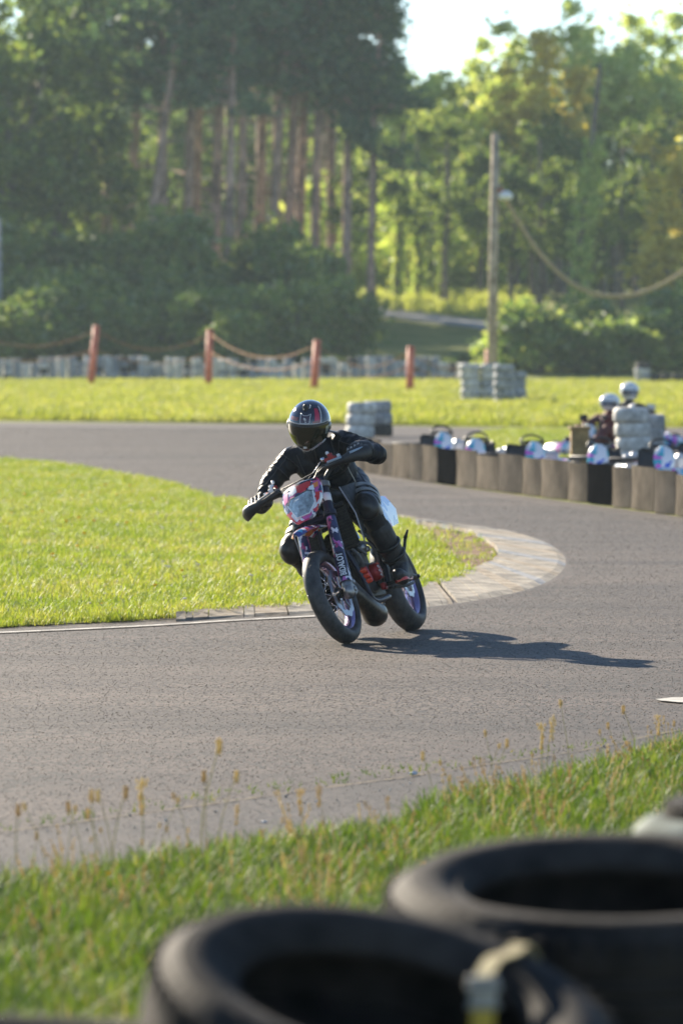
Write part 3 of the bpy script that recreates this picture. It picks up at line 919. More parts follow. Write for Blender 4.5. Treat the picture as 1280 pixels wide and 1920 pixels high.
def tree_kind(kind, seed):
    r = np.random.default_rng(seed); rr = random.Random(seed)
    segs = []
    if kind == 'pine':
        H = 23.0
        trunk = spline([(0, 0, -.5), (rr.uniform(-.2, .2), 0, 6), (rr.uniform(-.5, .5), .1, 13), (rr.uniform(-.5, .5), 0, 20), (0, 0, H - 1)], 4)
        segs.append((trunk, [.30 - .23 * k / (len(trunk) - 1) for k in range(len(trunk))]))
        cs, rd = [], []
        for i in range(26):
            z = 10.5 + (H - 10.5) * (i / 25) ** .9
            a = rr.uniform(0, 6.28)
            L = rr.uniform(1.6, 4.6) * (1 - .55 * (z - 10.5) / (H - 10.5))
            e = (L * math.cos(a), L * math.sin(a), z + rr.uniform(-.2, .9))
            t0 = trunk[min(len(trunk) - 1, int(z / H * (len(trunk) - 1)))]
            segs.append(([(t0.x, t0.y, z), (e[0] * .5, e[1] * .5, z + .3), e], [.09, .06, .025]))
            for u_ in (.45, .75, 1.0):
                cs.append((e[0] * u_ + rr.uniform(-.5, .5), e[1] * u_ + rr.uniform(-.5, .5), z + .35 + rr.uniform(-.2, .5))); rd.append(rr.uniform(.75, 1.35))
        for i in range(7):      # dead lower branches
            z = rr.uniform(5, 10.5); a = rr.uniform(0, 6.28); L = rr.uniform(.6, 2.4)
            segs.append(([(0, 0, z), (L * math.cos(a), L * math.sin(a), z + rr.uniform(.1, 1.0))], [.06, .02]))
        return limb_mesh('pine_trunk', M['pine_bark'], segs), leaves('pine_crown', LP, cs, rd, 7000, .27, seed, .6)
    if kind in ('broad', 'broad_dark', 'gold'):
        H = 15.0
        trunk = spline([(0, 0, -.5), (rr.uniform(-.3, .3), 0, 4), (rr.uniform(-.7, .7), .2, 8), (0, 0, 10.5)], 4)
        segs.append((trunk, [.30 - .27 * k / (len(trunk) - 1) for k in range(len(trunk))]))
        cs, rd = crown_points(r, 46, 4.3, 5.6, 9.0, .25, .3)
        for i in range(12):
            z = rr.uniform(3, 10); e = cs[rr.randrange(len(cs))]
            segs.append(([(0, 0, z), (e[0] * .5, e[1] * .5, z + (e[2] - z) * .35), e], [.12, .07, .02]))
        lm_ = {'broad': LY, 'broad_dark': LD, 'gold': LG}[kind]
        return limb_mesh('tree_trunk', M['bark'], segs), leaves('tree_crown', lm_, cs, rd, 5600, .25, seed, .8)
    if kind == 'ivy':
        H = 10.0
        trunk = spline([(0, 0, -.5), (.1, 0, 4), (.35, 0, 8), (.5, 0, H + 2)], 4)
        segs.append((trunk, [.22 - .12 * k / (len(trunk) - 1) for k in range(len(trunk))]))
        cs = [(.1 + .4 * z / H + rr.uniform(-.15, .15), rr.uniform(-.2, .2), z) for z in np.linspace(.8, H - 1.5, 26)]
        rd = [rr.uniform(.35, .62) for _ in cs]
        return limb_mesh('tree_trunk', M['bark'], segs), leaves('ivy', LI, cs, rd, 3600, .16, seed, 1.0)
    if kind == 'bare':
        trunk = spline([(0, 0, -.5), (rr.uniform(-.2, .2), 0, 4), (rr.uniform(-.5, .5), .1, 9), (rr.uniform(-.6, .6), 0, 14)], 4)
        segs.append((trunk, [.24 - .16 * k / (len(trunk) - 1) for k in range(len(trunk))]))
        cs = []
        for i in range(8):
            z = rr.uniform(5, 13); a = rr.uniform(0, 6.28); L = rr.uniform(1, 3)
            e = (L * math.cos(a), L * math.sin(a), z + rr.uniform(.3, 1.5)); cs.append(e)
            segs.append(([(0, 0, z), (e[0] * .5, e[1] * .5, z + .4), e], [.08, .05, .02]))
        return limb_mesh('tree_trunk', M['bark'], segs), leaves('tree_crown', LD, cs, [1.2] * len(cs), 2600, .24, seed, .8)
    if kind in ('bush', 'bush_light'):
        cs, rd = [], []
        for i in range(22):
            a = rr.uniform(0, 6.28); q = rr.uniform(0, 1.5)
            z = rr.uniform(.3, 2.1 - .5 * q)
            cs.append((q * math.cos(a), q * math.sin(a), z)); rd.append(rr.uniform(.35, .62))
        for i in range(6):
            e = cs[i]; segs.append(([(0, 0, -.1), (e[0] * .5, e[1] * .5, e[2] * .6), e], [.05, .03, .012]))
        return limb_mesh('bush_stem', M['bark'], segs), leaves('bush_leaves', LS if kind == 'bush' else LI, cs, rd, 3400, .15, seed, .85)


KINDS = {}
for kd, ns in (('pine', 4), ('broad', 3), ('broad_dark', 3), ('gold', 2), ('ivy', 2), ('bare', 2), ('bush', 3), ('bush_light', 2)):
    KINDS[kd] = [tree_kind(kd, 100 + 17 * k + len(kd)) for k in range(ns)]
NAME = {'pine': ('pine_tree', 'tree'), 'broad': ('leafy_tree', 'tree'), 'broad_dark': ('dark_leafy_tree', 'tree'), 'gold': ('yellow_leaved_tree', 'tree'), 'ivy': ('ivy_clad_tree', 'tree'),
        'bare': ('slender_tree', 'tree'), 'bush': ('bush', 'bush'), 'bush_light': ('pale_bush', 'bush')}
PART = {'bush': ('stem', 'leaves'), 'bush_light': ('stem', 'leaves'), 'ivy': ('trunk', 'ivy')}
rt = random.Random(77)


def plant(kind, u, Y, scale=1.0, label='', group=None, zs=1.0, var=None, lean=0.0, dz=0.0):
    x = (u - 640) / FOC * Y
    nm, ct = NAME[kind]
    t = thing(nm, label, ct, (x, Y, terrain(x, Y) + dz), rt.uniform(0, 6.28), group)
    t.rotation_euler = (0, lean, 0)
    k = KINDS[kind][(var if var is not None else rt.randrange(99)) % len(KINDS[kind])]
    t.scale = (scale, scale, scale * zs)
    a, b = PART.get(kind, ('trunk', 'crown'))
    ta = link_mesh(a, k[0], t); tb = link_mesh(b, k[1], t)
    rz = rt.uniform(0, 6.28)
    ta.rotation_euler = (0, 0, rz); tb.rotation_euler = (0, 0, rz)
    return t


gP = 'tall pines of the dark wood on the left'
lP = 'tall pine with bare reddish trunk standing in the shaded wood'
for u, Y, sc, zs, ln, lb in [
    (196, 262, 1.0, 1.0, .04, 'tall pine with bare trunk, first trunk right of the leafy trees at the left edge'),
    (232, 266, 1.0, 1.05, .07, 'pine with sunlit upper trunk just left of the strongly leaning pine'),
    (258, 256, .95, 1.0, .15, 'strongly leaning pine whose sunlit trunk tilts to the right'),
    (362, 270, 1.05, 1.05, .06, 'lone pine trunk in the gap between two groups of pines'),
    (428, 256, .92, 1.0, .01, 'pine at the left end of the tight group of straight trunks'),
    (452, 263, 1.0, 1.05, .04, 'thick straight pine, second of the tight group of trunks'),
    (478, 270, 1.0, 1.0, .05, lP), (505, 262, 1.0, 1.05, .05, lP), (535, 264, 1.05, 1.0, .05, lP), (556, 266, 1.0, 1.0, .03, lP),
    (590, 263, .95, 1.0, .02, 'pine whose dark crown overhangs the sunlit clearing'), (650, 262, .93, 1.0, .0, 'pine beside the clearing whose crown edges the open sky'),
    (692, 262, .66, 1.0, .02, 'shorter pine with a dark trunk at the left side of the clearing'), (625, 266, .98, 1.0, .0, lP), (610, 292, .95, 1.0, 0, lP),
    (310, 262, 1.05, 1.0, 0, lP), (150, 280, 1.1, 1.0, .03, lP), (402, 264, 1.05, 1.0, .02, lP), (490, 296, 1.15, 1.0, 0, lP), (520, 296, 1.15, 1.0, 0, lP), (180, 273, 1.05, 1.0, 0, lP),
    (340, 262, .95, 1.0, .04, lP), (-220, 288, 1.1, 1.0, 0, lP), (540, 312, 1.2, 1.0, 0, lP), (440, 316, 1.2, 1.0, 0, lP)]:
    plant('pine', u, Y, sc, lb, gP if lb == lP else None, zs, None, ln)
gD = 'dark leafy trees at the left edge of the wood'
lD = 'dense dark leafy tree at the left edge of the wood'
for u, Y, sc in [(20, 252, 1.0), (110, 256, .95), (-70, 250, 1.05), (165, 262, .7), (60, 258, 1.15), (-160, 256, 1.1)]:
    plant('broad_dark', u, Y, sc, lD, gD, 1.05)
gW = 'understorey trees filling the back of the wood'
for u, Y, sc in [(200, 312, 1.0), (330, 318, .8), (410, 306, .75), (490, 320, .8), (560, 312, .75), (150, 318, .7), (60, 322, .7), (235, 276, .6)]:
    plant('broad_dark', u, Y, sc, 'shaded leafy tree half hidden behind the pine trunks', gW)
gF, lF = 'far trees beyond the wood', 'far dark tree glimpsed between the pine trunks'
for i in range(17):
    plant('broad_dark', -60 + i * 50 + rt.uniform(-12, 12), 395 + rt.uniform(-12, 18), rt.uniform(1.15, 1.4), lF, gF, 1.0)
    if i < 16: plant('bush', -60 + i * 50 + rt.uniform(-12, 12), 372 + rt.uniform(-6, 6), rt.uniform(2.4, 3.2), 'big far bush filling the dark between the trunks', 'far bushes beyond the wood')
for u, Y, sc in ((-470, 257, 1.1), (-380, 254, 1.0), (-570, 262, 1.2)):  # unseen trees added far out on the left to shade the bushes
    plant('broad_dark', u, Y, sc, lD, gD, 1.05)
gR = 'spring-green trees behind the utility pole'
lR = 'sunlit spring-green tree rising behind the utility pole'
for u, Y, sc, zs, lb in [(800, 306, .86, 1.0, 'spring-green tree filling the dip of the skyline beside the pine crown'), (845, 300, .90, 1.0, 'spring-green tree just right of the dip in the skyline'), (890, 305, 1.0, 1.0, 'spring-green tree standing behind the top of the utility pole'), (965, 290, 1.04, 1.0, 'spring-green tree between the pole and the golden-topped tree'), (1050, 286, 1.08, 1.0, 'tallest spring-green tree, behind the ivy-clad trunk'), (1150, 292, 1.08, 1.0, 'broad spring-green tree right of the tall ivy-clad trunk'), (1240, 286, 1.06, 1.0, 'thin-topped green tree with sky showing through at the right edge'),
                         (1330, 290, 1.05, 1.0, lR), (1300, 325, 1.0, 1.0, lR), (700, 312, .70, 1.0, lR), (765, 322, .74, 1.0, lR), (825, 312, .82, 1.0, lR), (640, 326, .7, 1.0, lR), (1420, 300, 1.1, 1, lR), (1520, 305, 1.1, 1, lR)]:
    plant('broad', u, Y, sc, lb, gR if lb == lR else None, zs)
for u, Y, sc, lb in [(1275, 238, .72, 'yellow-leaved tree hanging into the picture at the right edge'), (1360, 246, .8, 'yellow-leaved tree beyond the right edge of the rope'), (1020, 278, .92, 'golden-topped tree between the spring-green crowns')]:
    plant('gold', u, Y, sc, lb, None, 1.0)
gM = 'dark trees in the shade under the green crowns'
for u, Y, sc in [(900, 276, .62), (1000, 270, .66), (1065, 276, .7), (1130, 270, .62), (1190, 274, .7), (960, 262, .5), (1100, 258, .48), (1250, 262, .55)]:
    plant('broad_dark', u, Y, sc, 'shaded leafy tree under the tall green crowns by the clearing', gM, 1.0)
for u, Y, sc, lb in [(1072, 243, 1.0, 'tall trunk wrapped in pale ivy above the sagging rope'), (742, 266, .75, 'ivy-clad trunk in the middle of the clearing'), (783, 270, .72, 'ivy-clad trunk right of centre in the clearing'),
                     (640, 268, .6, 'ivy-clad trunk at the left side of the clearing'), (826, 268, .6, 'short ivy-clad trunk by the dark slender trunk in the clearing')]:
    plant('ivy', u, Y, sc, lb, None, 1.0 if u != 1072 else 1.05, None, .06 if u == 1072 else 0)
for u, Y, sc, lb in [(702, 264, .7, 'slender dark trunk at the left of the clearing'), (838, 264, .62, 'slender dark trunk at the right of the clearing'), (1165, 262, .62, 'slender trunk in the shade right of the ivy-clad tree'), (1010, 262, .6, 'slender trunk in the shade left of the ivy-clad tree'), (1215, 258, .6, 'slender trunk under the yellow-leaved tree')]:
    plant('bare', u, Y, sc, lb)
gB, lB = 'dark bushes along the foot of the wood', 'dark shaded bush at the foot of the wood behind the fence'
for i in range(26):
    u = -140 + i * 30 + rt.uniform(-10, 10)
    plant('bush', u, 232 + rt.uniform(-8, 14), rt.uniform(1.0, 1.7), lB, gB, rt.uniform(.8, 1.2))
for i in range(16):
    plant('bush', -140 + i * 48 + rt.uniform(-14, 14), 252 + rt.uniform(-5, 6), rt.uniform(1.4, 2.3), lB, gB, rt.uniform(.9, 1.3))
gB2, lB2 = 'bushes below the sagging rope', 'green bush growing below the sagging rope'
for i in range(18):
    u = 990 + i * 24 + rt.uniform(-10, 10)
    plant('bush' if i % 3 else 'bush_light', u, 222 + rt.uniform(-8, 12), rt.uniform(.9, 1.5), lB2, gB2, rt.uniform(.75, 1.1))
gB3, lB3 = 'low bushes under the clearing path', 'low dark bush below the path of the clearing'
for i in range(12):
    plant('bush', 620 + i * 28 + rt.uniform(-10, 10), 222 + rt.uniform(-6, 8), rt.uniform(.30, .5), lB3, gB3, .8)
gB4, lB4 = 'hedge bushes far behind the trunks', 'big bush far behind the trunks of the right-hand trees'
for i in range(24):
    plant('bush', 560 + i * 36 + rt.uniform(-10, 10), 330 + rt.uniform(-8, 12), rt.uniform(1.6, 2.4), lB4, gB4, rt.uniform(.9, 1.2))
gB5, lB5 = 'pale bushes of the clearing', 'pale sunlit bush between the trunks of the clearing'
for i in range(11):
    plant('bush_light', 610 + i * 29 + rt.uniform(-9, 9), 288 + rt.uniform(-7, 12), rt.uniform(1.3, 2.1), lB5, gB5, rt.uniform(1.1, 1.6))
# grass on the bank of the clearing, sunlight put into its paler blades
bk = MB()
bx0 = [(590 + 40 * i) for i in range(11)]
rows = []
for q_ in (0, .15, .35, .6, 1.0):
    rr_ = []
    for u in bx0:
        y0_ = float(np.interp(u, [540, 600, 680, 780, 900, 1000], [275, 268, 263.5, 258.5, 253.5, 246])); Y = y0_ + (298 - y0_) * q_
        rr_.append(Vector(((u - 640) / FOC * Y, Y, terrain(0, Y) + .02)))
    rows.append(rr_)
for a, b in zip(rows[:-1], rows[1:]):
    for i in range(len(bx0) - 1):
        bk.add([a[i], a[i + 1], b[i + 1], b[i]], [(0, 1, 2, 3)])
bo = bk.build('clearing_grass', M['field']); bo['kind'] = 'stuff'
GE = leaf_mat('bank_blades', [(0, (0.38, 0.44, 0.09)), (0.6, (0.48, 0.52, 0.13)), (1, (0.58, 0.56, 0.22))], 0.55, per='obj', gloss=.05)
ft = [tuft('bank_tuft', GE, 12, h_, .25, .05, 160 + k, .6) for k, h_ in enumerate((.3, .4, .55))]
scatter(bo, ft, 5, 33, .6, 1.3, .3)

# ================================================================== FENCE POSTS, ROPES, POLE
M['rope_orange'] = mat('faded_orange_rope', (.34, .16, .06), .9, var=.3, nscale=20)
postP = []
for i, (u, v0, v1, ln, lb) in enumerate([(-75, 605, 725, .05, 'faded red fence post beyond the left edge, first of the row'), (170, 610, 727, .10, 'faded red leaning fence post, leftmost in view'), (391, 618, 727, .03, 'faded red fence post, second in view from the left'),
                                         (588, 638, 737, .07, 'faded red fence post directly behind the rider'), (768, 650, 740, .02, 'faded red fence post behind the pale tyre stack'), (915, 655, 722, 0, 'short red fence post at the foot of the utility pole')]):
    Y = 18656 / (v1 - 625)
    b = G(u, v1); h = (v1 - v0) / FOC * Y
    t = thing('fence_post', lb, 'fence post', (b.x, b.y, 0), 0, 'red fence posts beyond the track')
    t.rotation_euler = (0, ln, 0)
    MB().tube([(0, 0, -.2), (0, 0, h)], [.125, .115], 10).build('post', M['post_red'], t)
    MB().lathe([(.0, h + .02), (.12, h), (.12, h - .08)], 10, closed=False).build('cap', M['post_red'], t)
    postP.append((b + Vector((h * math.sin(ln), 0, h * math.cos(ln))), h, b))
RL = ['upper', 'lower']
for i in range(len(postP) - 1):
    (a, ha, ba), (c, hc, bc) = postP[i], postP[i + 1]
    for k, (fr, sag) in enumerate(((.93, .62), (.62, .45))):
        p, q = ba.lerp(a, fr), bc.lerp(c, fr)
        pts = [p.lerp(q, j / 14) - Vector((0, 0, sag * 4 * (j / 14) * (1 - j / 14))) for j in range(15)]
        o = MB().tube(pts, .017, 6).build('fence_rope', M['rope_orange'])
        tag(o, '%s rope sagging between red fence posts, span %s' % (RL[k], ('left of the leftmost post', 'between the two leftmost posts', 'left of the rider', 'right of the rider', 'nearest the utility pole')[i]), 'rope', 'ropes of the fence')

M['porcelain'] = mat('white_enamel', (.8, .8, .78), .35)
pb = G(922, 754); Yp = pb.y
t = thing('utility_pole', 'tall weathered wooden utility pole carrying a white lamp and a sagging rope', 'pole', (pb.x, pb.y, 0))
ph = CAM_H + (625 - 252) / FOC * Yp
MB().tube([(0, 0, -.4), (.03, 0, ph * .5), (.09, 0, ph)], [.135, .125, .11], 12).build('pole', M['wood'], t)
MB().lathe([(.01, 0), (.11, .02), (.12, .05), (.02, .09)], 12, (.09, 0, ph - .05), closed=False).build('pole_cap', M['wood'], t)
lz = CAM_H + (625 - 372) / FOC * Yp
MB().tube([(.05, -.05, lz + .12), (.22, -.12, lz + .24), (.34, -.14, lz + .18)], .025, 8).build('bracket', M['post_red'], t)
MB().lathe([(.03, .10), (.10, .08), (.19, 0), (.20, -.08), (.15, -.14), (.02, -.17)], 18, (.36, -.14, lz + .1), closed=False).build('lamp', M['porcelain'], t)
# thick rope sagging from the pole to the right
p0 = pb + Vector((.10, -.02, lz - .05)); Yr = Yp
p2 = W(1700, 300, Yr); lowp = W(1150, 556, Yr)
rope = []
for j in range(41):
    u_ = 935 + (1480 - 935) * j / 40
    q_ = (u_ - 1150) / (1150 - 935)
    vv = 556 - (556 - 378) * q_ * q_ * (1 - .18 * q_) if q_ < 0 else 556 - 128 * q_ * q_
    rope.append(W(u_, vv, Yr))
o = MB().tube(rope, .055, 8).build('hanging_rope', M['rope'])
tag(o, 'thick pale rope sagging from the utility pole towards the right edge', 'rope')
end = rope[-1]
t = thing('utility_pole', 'second wooden pole beyond the right edge holding the far end of the rope', 'pole', (end.x, end.y, 0))
MB().tube([(0, 0, -.4), (0, 0, end.z + .5)], [.13, .11], 12).build('pole', M['wood'], t)
# pale lamp post at the left edge
q_ = G(0, 706)
t = thing('lamp_post', 'thin pale post standing at the left edge before the wood', 'post', (q_.x, q_.y, 0))
MB().tube([(0, 0, -.2), (0, 0, 6.9)], [.11, .07], 10).build('post', M['rubber_grey'], t)
MB().tube([(0, 0, 6.85), (-.25, 0, 7.05), (-.6, 0, 7.1)], .05, 8).build('lamp_arm', M['rubber_grey'], t)

# ================================================================== TYRE STACKS
def tyre_prof(ro, ri, wd):
    h = wd / 2
    return [(ri, -h * .62), (ri + .012, -h * .72), (ri + .03, -h * .92), ((ri + ro) / 2, -h), (ro - .035, -h * .93), (ro - .010, -h * .72), (ro, -h * .4), (ro, h * .4), (ro - .010, h * .72), (ro - .035, h * .93),
            ((ri + ro) / 2, h), (ri + .03, h * .92), (ri + .012, h * .72), (ri, h * .62), (ri + .006, h * .5), (ro - .02, h * .45), (ro - .02, -h * .45), (ri + .006, -h * .5)]


def tyre_mesh(name, mt, ro, ri, wd, n=40):
    o = MB().lathe(tyre_prof(ro, ri, wd), n).build(name, mt, auto=38)
    me = o.data; COL.objects.unlink(o); bpy.data.objects.remove(o)
    return me


TYW = {k: tyre_mesh('tyre', M[k], .32, .20, .222) for k in ('rubber_white', 'rubber_grey', 'rubber')}


def stack(loc, mats, label, group=None, sc=1.0, hgt=.20, rz=0.0):
    t = thing('tyre_stack', label, 'tyre stack', loc, rz, group)
    r = random.Random(int(loc[0] * 1000) + int(loc[1] * 77))
    for i, k in enumerate(mats):
        o = link_mesh('tyre', TYW[k], t)
        o.location = (r.uniform(-.025, .025), r.uniform(-.025, .025), (hgt * i + hgt / 2))
        o.rotation_euler = (r.uniform(-.04, .04), r.uniform(-.04, .04), r.uniform(0, 6))
        o.scale = (sc, sc, 1.0)
    return t


WHT, GRY, BLK = 'rubber_white', 'rubber_grey', 'rubber'
stack(G(676, 822), [WHT, WHT, WHT], 'pale tyre stack on the far edge of the track just right of the rider', sc=.82, hgt=.215)
stack(G(708, 818), [BLK, GRY, GRY], 'grey tyre stack with black bottom tyre, put in as the shaded side of the pale stack', sc=.82, hgt=.215)  # grey copy carries the shade on the pale stack's right side
for u, v, ms, lb, sc in [(881, 758, [WHT] * 4, 'white tyre stack, leftmost of the four at the foot of the utility pole', .85), (918, 758, [WHT, WHT, GRY, WHT], 'cream tyre stack directly before the utility pole', .85),
                         (945, 762, [GRY] * 4, 'grey tyre stack just right of the utility pole', .85), (968, 758, [GRY] * 3, 'low grey tyre stack, rightmost of the four at the pole', .85)]:
    stack(G(u, v), ms + ms[:1], lb, 'tyre stacks at the foot of the pole', sc, .215)
tq = G(1184, 874); stack(tq, [WHT] * 4, 'cream tyre stack standing among the karts, white helmet behind it', None, .8, .205)
tq = G(1216, 868); stack(tq, [GRY] * 4, 'grey tyre stack put in as the shaded side of the cream stack among the karts', None, .72, .17)  # shaded half of the cream stack, its shade given as grey
stack(G(1204, 722), [WHT, GRY, WHT, BLK], 'lone white tyre stack with black top under the bushes at right', None, .9, .2)
# the long painted tyre wall behind the fence
rw = random.Random(9)
lw = 'tyre stack of the long painted tyre wall behind the red posts'
for i in range(64):
    u = -190 + i * 17.0 + rw.uniform(-2, 2)
    if 868 < u < 940: continue
    Y = 212 - 3 * math.sin(i * .2)
    x = (u - 640) / FOC * Y
    hi = rw.random()
    ms = [rw.choice([WHT, GRY, GRY, GRY, BLK]) for _ in range(4 if hi > .35 else 3)]  # mostly grey, so the white wall's shade sits in its colour
    if rw.random() < .45: ms = [rw.choice([WHT, GRY])] * len(ms)
    stack((x, Y, terrain(x, Y)), ms, lw, 'long painted tyre wall behind the fence', .62, .215)
for i in range(9):
    u = 965 + i * 17
    Y = 222; x = (u - 640) / FOC * Y
    ms = [rw.choice([WHT, GRY, GRY, BLK])] * 3
    stack((x, Y, terrain(x, Y)), ms, 'tyre stack of the short painted row right of the utility pole', 'short painted tyre row under the bushes', .62, .22)
for i in range(6):
    u = 1228 + i * 20
    Y = 18656 / (722 - 625); x = (u - 640) / FOC * Y
    stack((x, Y, 0), [BLK, BLK], 'low black tyre stack at the far right under the bushes', 'low black tyre row at the far right', .62, .2)

# ================================================================== TRACKSIDE BARRIER
base = spline([G(u, v) for u, v in ((600, 868), (660, 881), (740, 894), (860, 912), (960, 925), (1080, 940), (1280, 968), (1500, 1000), (1800, 1042), (2200, 1095))], 10)
dist = [0]
for a, b in zip(base[:-1], base[1:]): dist.append(dist[-1] + (b - a).length)


def along(s_):
    j = max(1, min(len(base) - 1, next((q for q in range(1, len(dist)) if dist[q] >= s_), len(base) - 1)))
    t = (s_ - dist[j - 1]) / max(1e-6, dist[j] - dist[j - 1])
    return base[j - 1].lerp(base[j], t)


barrier = thing('tyre_barrier', 'long low trackside barrier of tyres faced with bleached rubber belt panels', 'barrier', tuple(G(860, 912)))
off = -Vector(barrier.location)
tyk = tyre_mesh('tyre', M['rubber'], .26, .15, .15, 24)
s_ = 0.0; rb = random.Random(4); i = 0
while s_ < dist[-1] - 2.2:
    L = rb.uniform(.8, 1.25)
    a, b = along(s_ + .015), along(s_ + L - .015)
    d = (b - a).normalized(); nrm = Vector((-d.y, d.x, 0))
    if nrm.x > 0: nrm = -nrm
    hgt = rb.uniform(.41, .47)
    mid = (a.x, a.y)
    vs, fs = [], []
    bow = rb.uniform(.03, .07)
    K = 6
    for k in range(K + 1):
        t = k / K
        p = a.lerp(b, t) + nrm * (bow * 4 * t * (1 - t)) + off
        for (z, o_) in ((0.01, .03), (hgt * .5, .0), (hgt, .02)):
            vs.append(p + nrm * o_ * .3 + Vector((0, 0, z)))
        for (z, o_) in ((hgt, -.02), (0.01, -.02)):
            vs.append(p + nrm * o_ + Vector((0, 0, z)))
    for k in range(K):
        for j in range(5):
            q = (j + 1) % 5
            fs.append((k * 5 + j, k * 5 + q, (k + 1) * 5 + q, (k + 1) * 5 + j))
    fs.append(tuple(range(5))); fs.append(tuple(K * 5 + j for j in reversed(range(5))))
    pu = 640 + FOC * a.x / a.y
    blk = abs(pu - 818) < 14 or abs(pu - 1165) < 14 or abs(pu - 1090) < 12 or rb.random() < .03
    MB().add(vs, fs).build('belt_panel', M['belt_black'] if blk else M[rb.choice(['belt_tan', 'belt_tan', 'belt_tan', 'belt_grey'])], barrier, auto=40)
    n_t = 2
    for k in range(n_t):
        p = a.lerp(b, (k + .5) / n_t) - nrm * .31 + off
        for z in range(2):
            o = link_mesh('tyre', tyk, barrier)
            o.location = p + Vector((rb.uniform(-.02, .02), rb.uniform(-.02, .02), .085 + .155 * z + .01))
            o.rotation_euler = (0, 0, rb.uniform(0, 6))
    s_ += L; i += 1

# ================================================================== KARTS BEHIND THE BARRIER
M['kart_white'] = mat('kart_white_plastic', (.74, .74, .74), .3, coat=.4)
M['kart_cream'] = mat('kart_cream_plastic', (.66, .62, .52), .4)
M['black_plastic'] = mat('black_plastic', (.018, .018, .019), .45, bump=.05)
M['steel'] = mat('steel', (.45, .45, .46), .3, metal=1.0)
M['kart_graphic'] = patches_mat('kart_graphics', [(6.5, (.75, .76, .78)), (1.6, (.03, .42, .48)), (1.8, (.65, .12, .55)), (1.5, (.06, .13, .55)), (.8, (.20, .55, .72))], 10.0, (1, 1, 1), .3, .4, 3.1)


def make_kart(label):
    """rental kart, nose along -Y."""
    t = thing('racing_kart', label, 'kart', (0, 0, 0), 0, 'karts parked behind the barrier')
    fr = MB()
    for sx in (-1, 1):
        fr.tube(spline([(sx * .22, -.75, .10), (sx * .30, -.40, .09), (sx * .32, .2, .09), (sx * .28, .75, .12)], 4), .018, 8)
    fr.tube([(-.45, -.52, .12), (.45, -.52, .12)], .018, 8).tube([(-.55, .52, .14), (.55, .52, .14)], .022, 8).box((0, -.2, .075), (.5, .9, .01))
    fr.build('frame', M['steel'], t)
    # nose fairing
    ns = MB(); rs = []
    for k in range(13):
        a = -1 + 2 * k / 12
        x = a * .56; y = -.98 + .18 * a * a
        hh = .20 * (1 - .25 * a * a)
        rs.append([(x, y, .05), (x, y - .05, .05 + hh * .45), (x, y + .02, .05 + hh), (x * .97, y + .16, .06 + hh * .8), (x * .97, y + .14, .05)])
    ns.rings(rs).build('nose_fairing', M['kart_graphic'], t, auto=50)
    # steering column panel
    pn = MB(); rs = []
    for k in range(9):
        q = k / 8
        z = .15 + .35 * q; hw = .135 * math.sqrt(max(.06, 1 - .92 * (2 * q - 1) ** 2))
        y = -.62 + .16 * q
        rs.append([(-hw, y + .03, z), (-hw * .6, y - .03, z), (0, y - .045, z), (hw * .6, y - .03, z), (hw, y + .03, z), (0, y + .05, z)])
    pn.rings(rs).build('front_panel', M['kart_graphic'], t, auto=50)
    for sx in (-1, 1):
        pod = MB(); rs = []
        for k in range(9):
            q = k / 8; y = -.42 + .80 * q
            w_ = .15 * (1 - .35 * (2 * q - 1) ** 4)
            rs.append([(sx * .40, y, .06), (sx * (.40 + w_), y, .08), (sx * (.41 + w_), y, .20), (sx * (.39 + w_ * .6), y, .27), (sx * .40, y, .24)])
        pod.rings(rs).build('side_pod', M['kart_white'] if sx < 0 else M['kart_graphic'], t, auto=50)
        for y, rr_, ww, xx in ((-.52, .128, .12, .52), (.52, .14, .19, .60)):
            w_ = MB().lathe([(.065, -ww / 2), (rr_ - .015, -ww / 2), (rr_, -ww / 2 + .02), (rr_, ww / 2 - .02), (rr_ - .015, ww / 2), (.065, ww / 2)], 20, axis='X').build('wheel', M['rubber'], t)
            w_.location = (sx * xx, y, rr_)
            MB().lathe([(.02, -ww * .3), (.068, -ww * .45), (.068, ww * .45), (.02, ww * .3)], 16, axis='X').build('rim', M['steel'], w_)
    st = MB().tube([(.15 * math.cos(2 * math.pi * k / 20), -.33 + .09 * math.sin(2 * math.pi * k / 20), .49 + .09 * math.sin(2 * math.pi * k / 20)) for k in range(20)], .013, 8, closed=True)
    st.tube([(0, -.33, .49), (0, -.5, .30)], .012, 6).box((0, -.33, .49), (.26, .03, .04)).build('steering_wheel', M['black_plastic'], t)
    se = MB(); rs = []
    for k in range(10):
        q = k / 9
        y = -.02 + .36 * q ** .8; z = .07 + .36 * max(0, (q - .35) / .65) ** 1.3
        hw = .17 + .02 * math.sin(q * 3)
        rs.append([(-hw - .03, y - .05, z + .12 * (1 - q)), (-hw, y, z), (0, y + .03, z - .02), (hw, y, z), (hw + .03, y - .05, z + .12 * (1 - q)), (hw * .8, y + .02, z + .03), (0, y + .01, z + .01), (-hw * .8, y + .02, z + .03)])
    se.rings(rs).build('seat', M['black_plastic'], t)
    MB().box((.36, .28, .24), (.20, .32, .24)).tube([(.36, .4, .36), (.36, .62, .34), (.2, .74, .3)], .04, 10).build('engine', M['steel'], t, bevel=.02)
    MB().tube(spline([(-.60, .62, .16), (-.55, .80, .18), (0, .84, .2), (.55, .80, .18), (.60, .62, .16)], 4), .035, 8).tube([(-.5, .80, .30), (.5, .80, .30)], .03, 8).build('rear_bumper', M['black_plastic'], t)
    return t


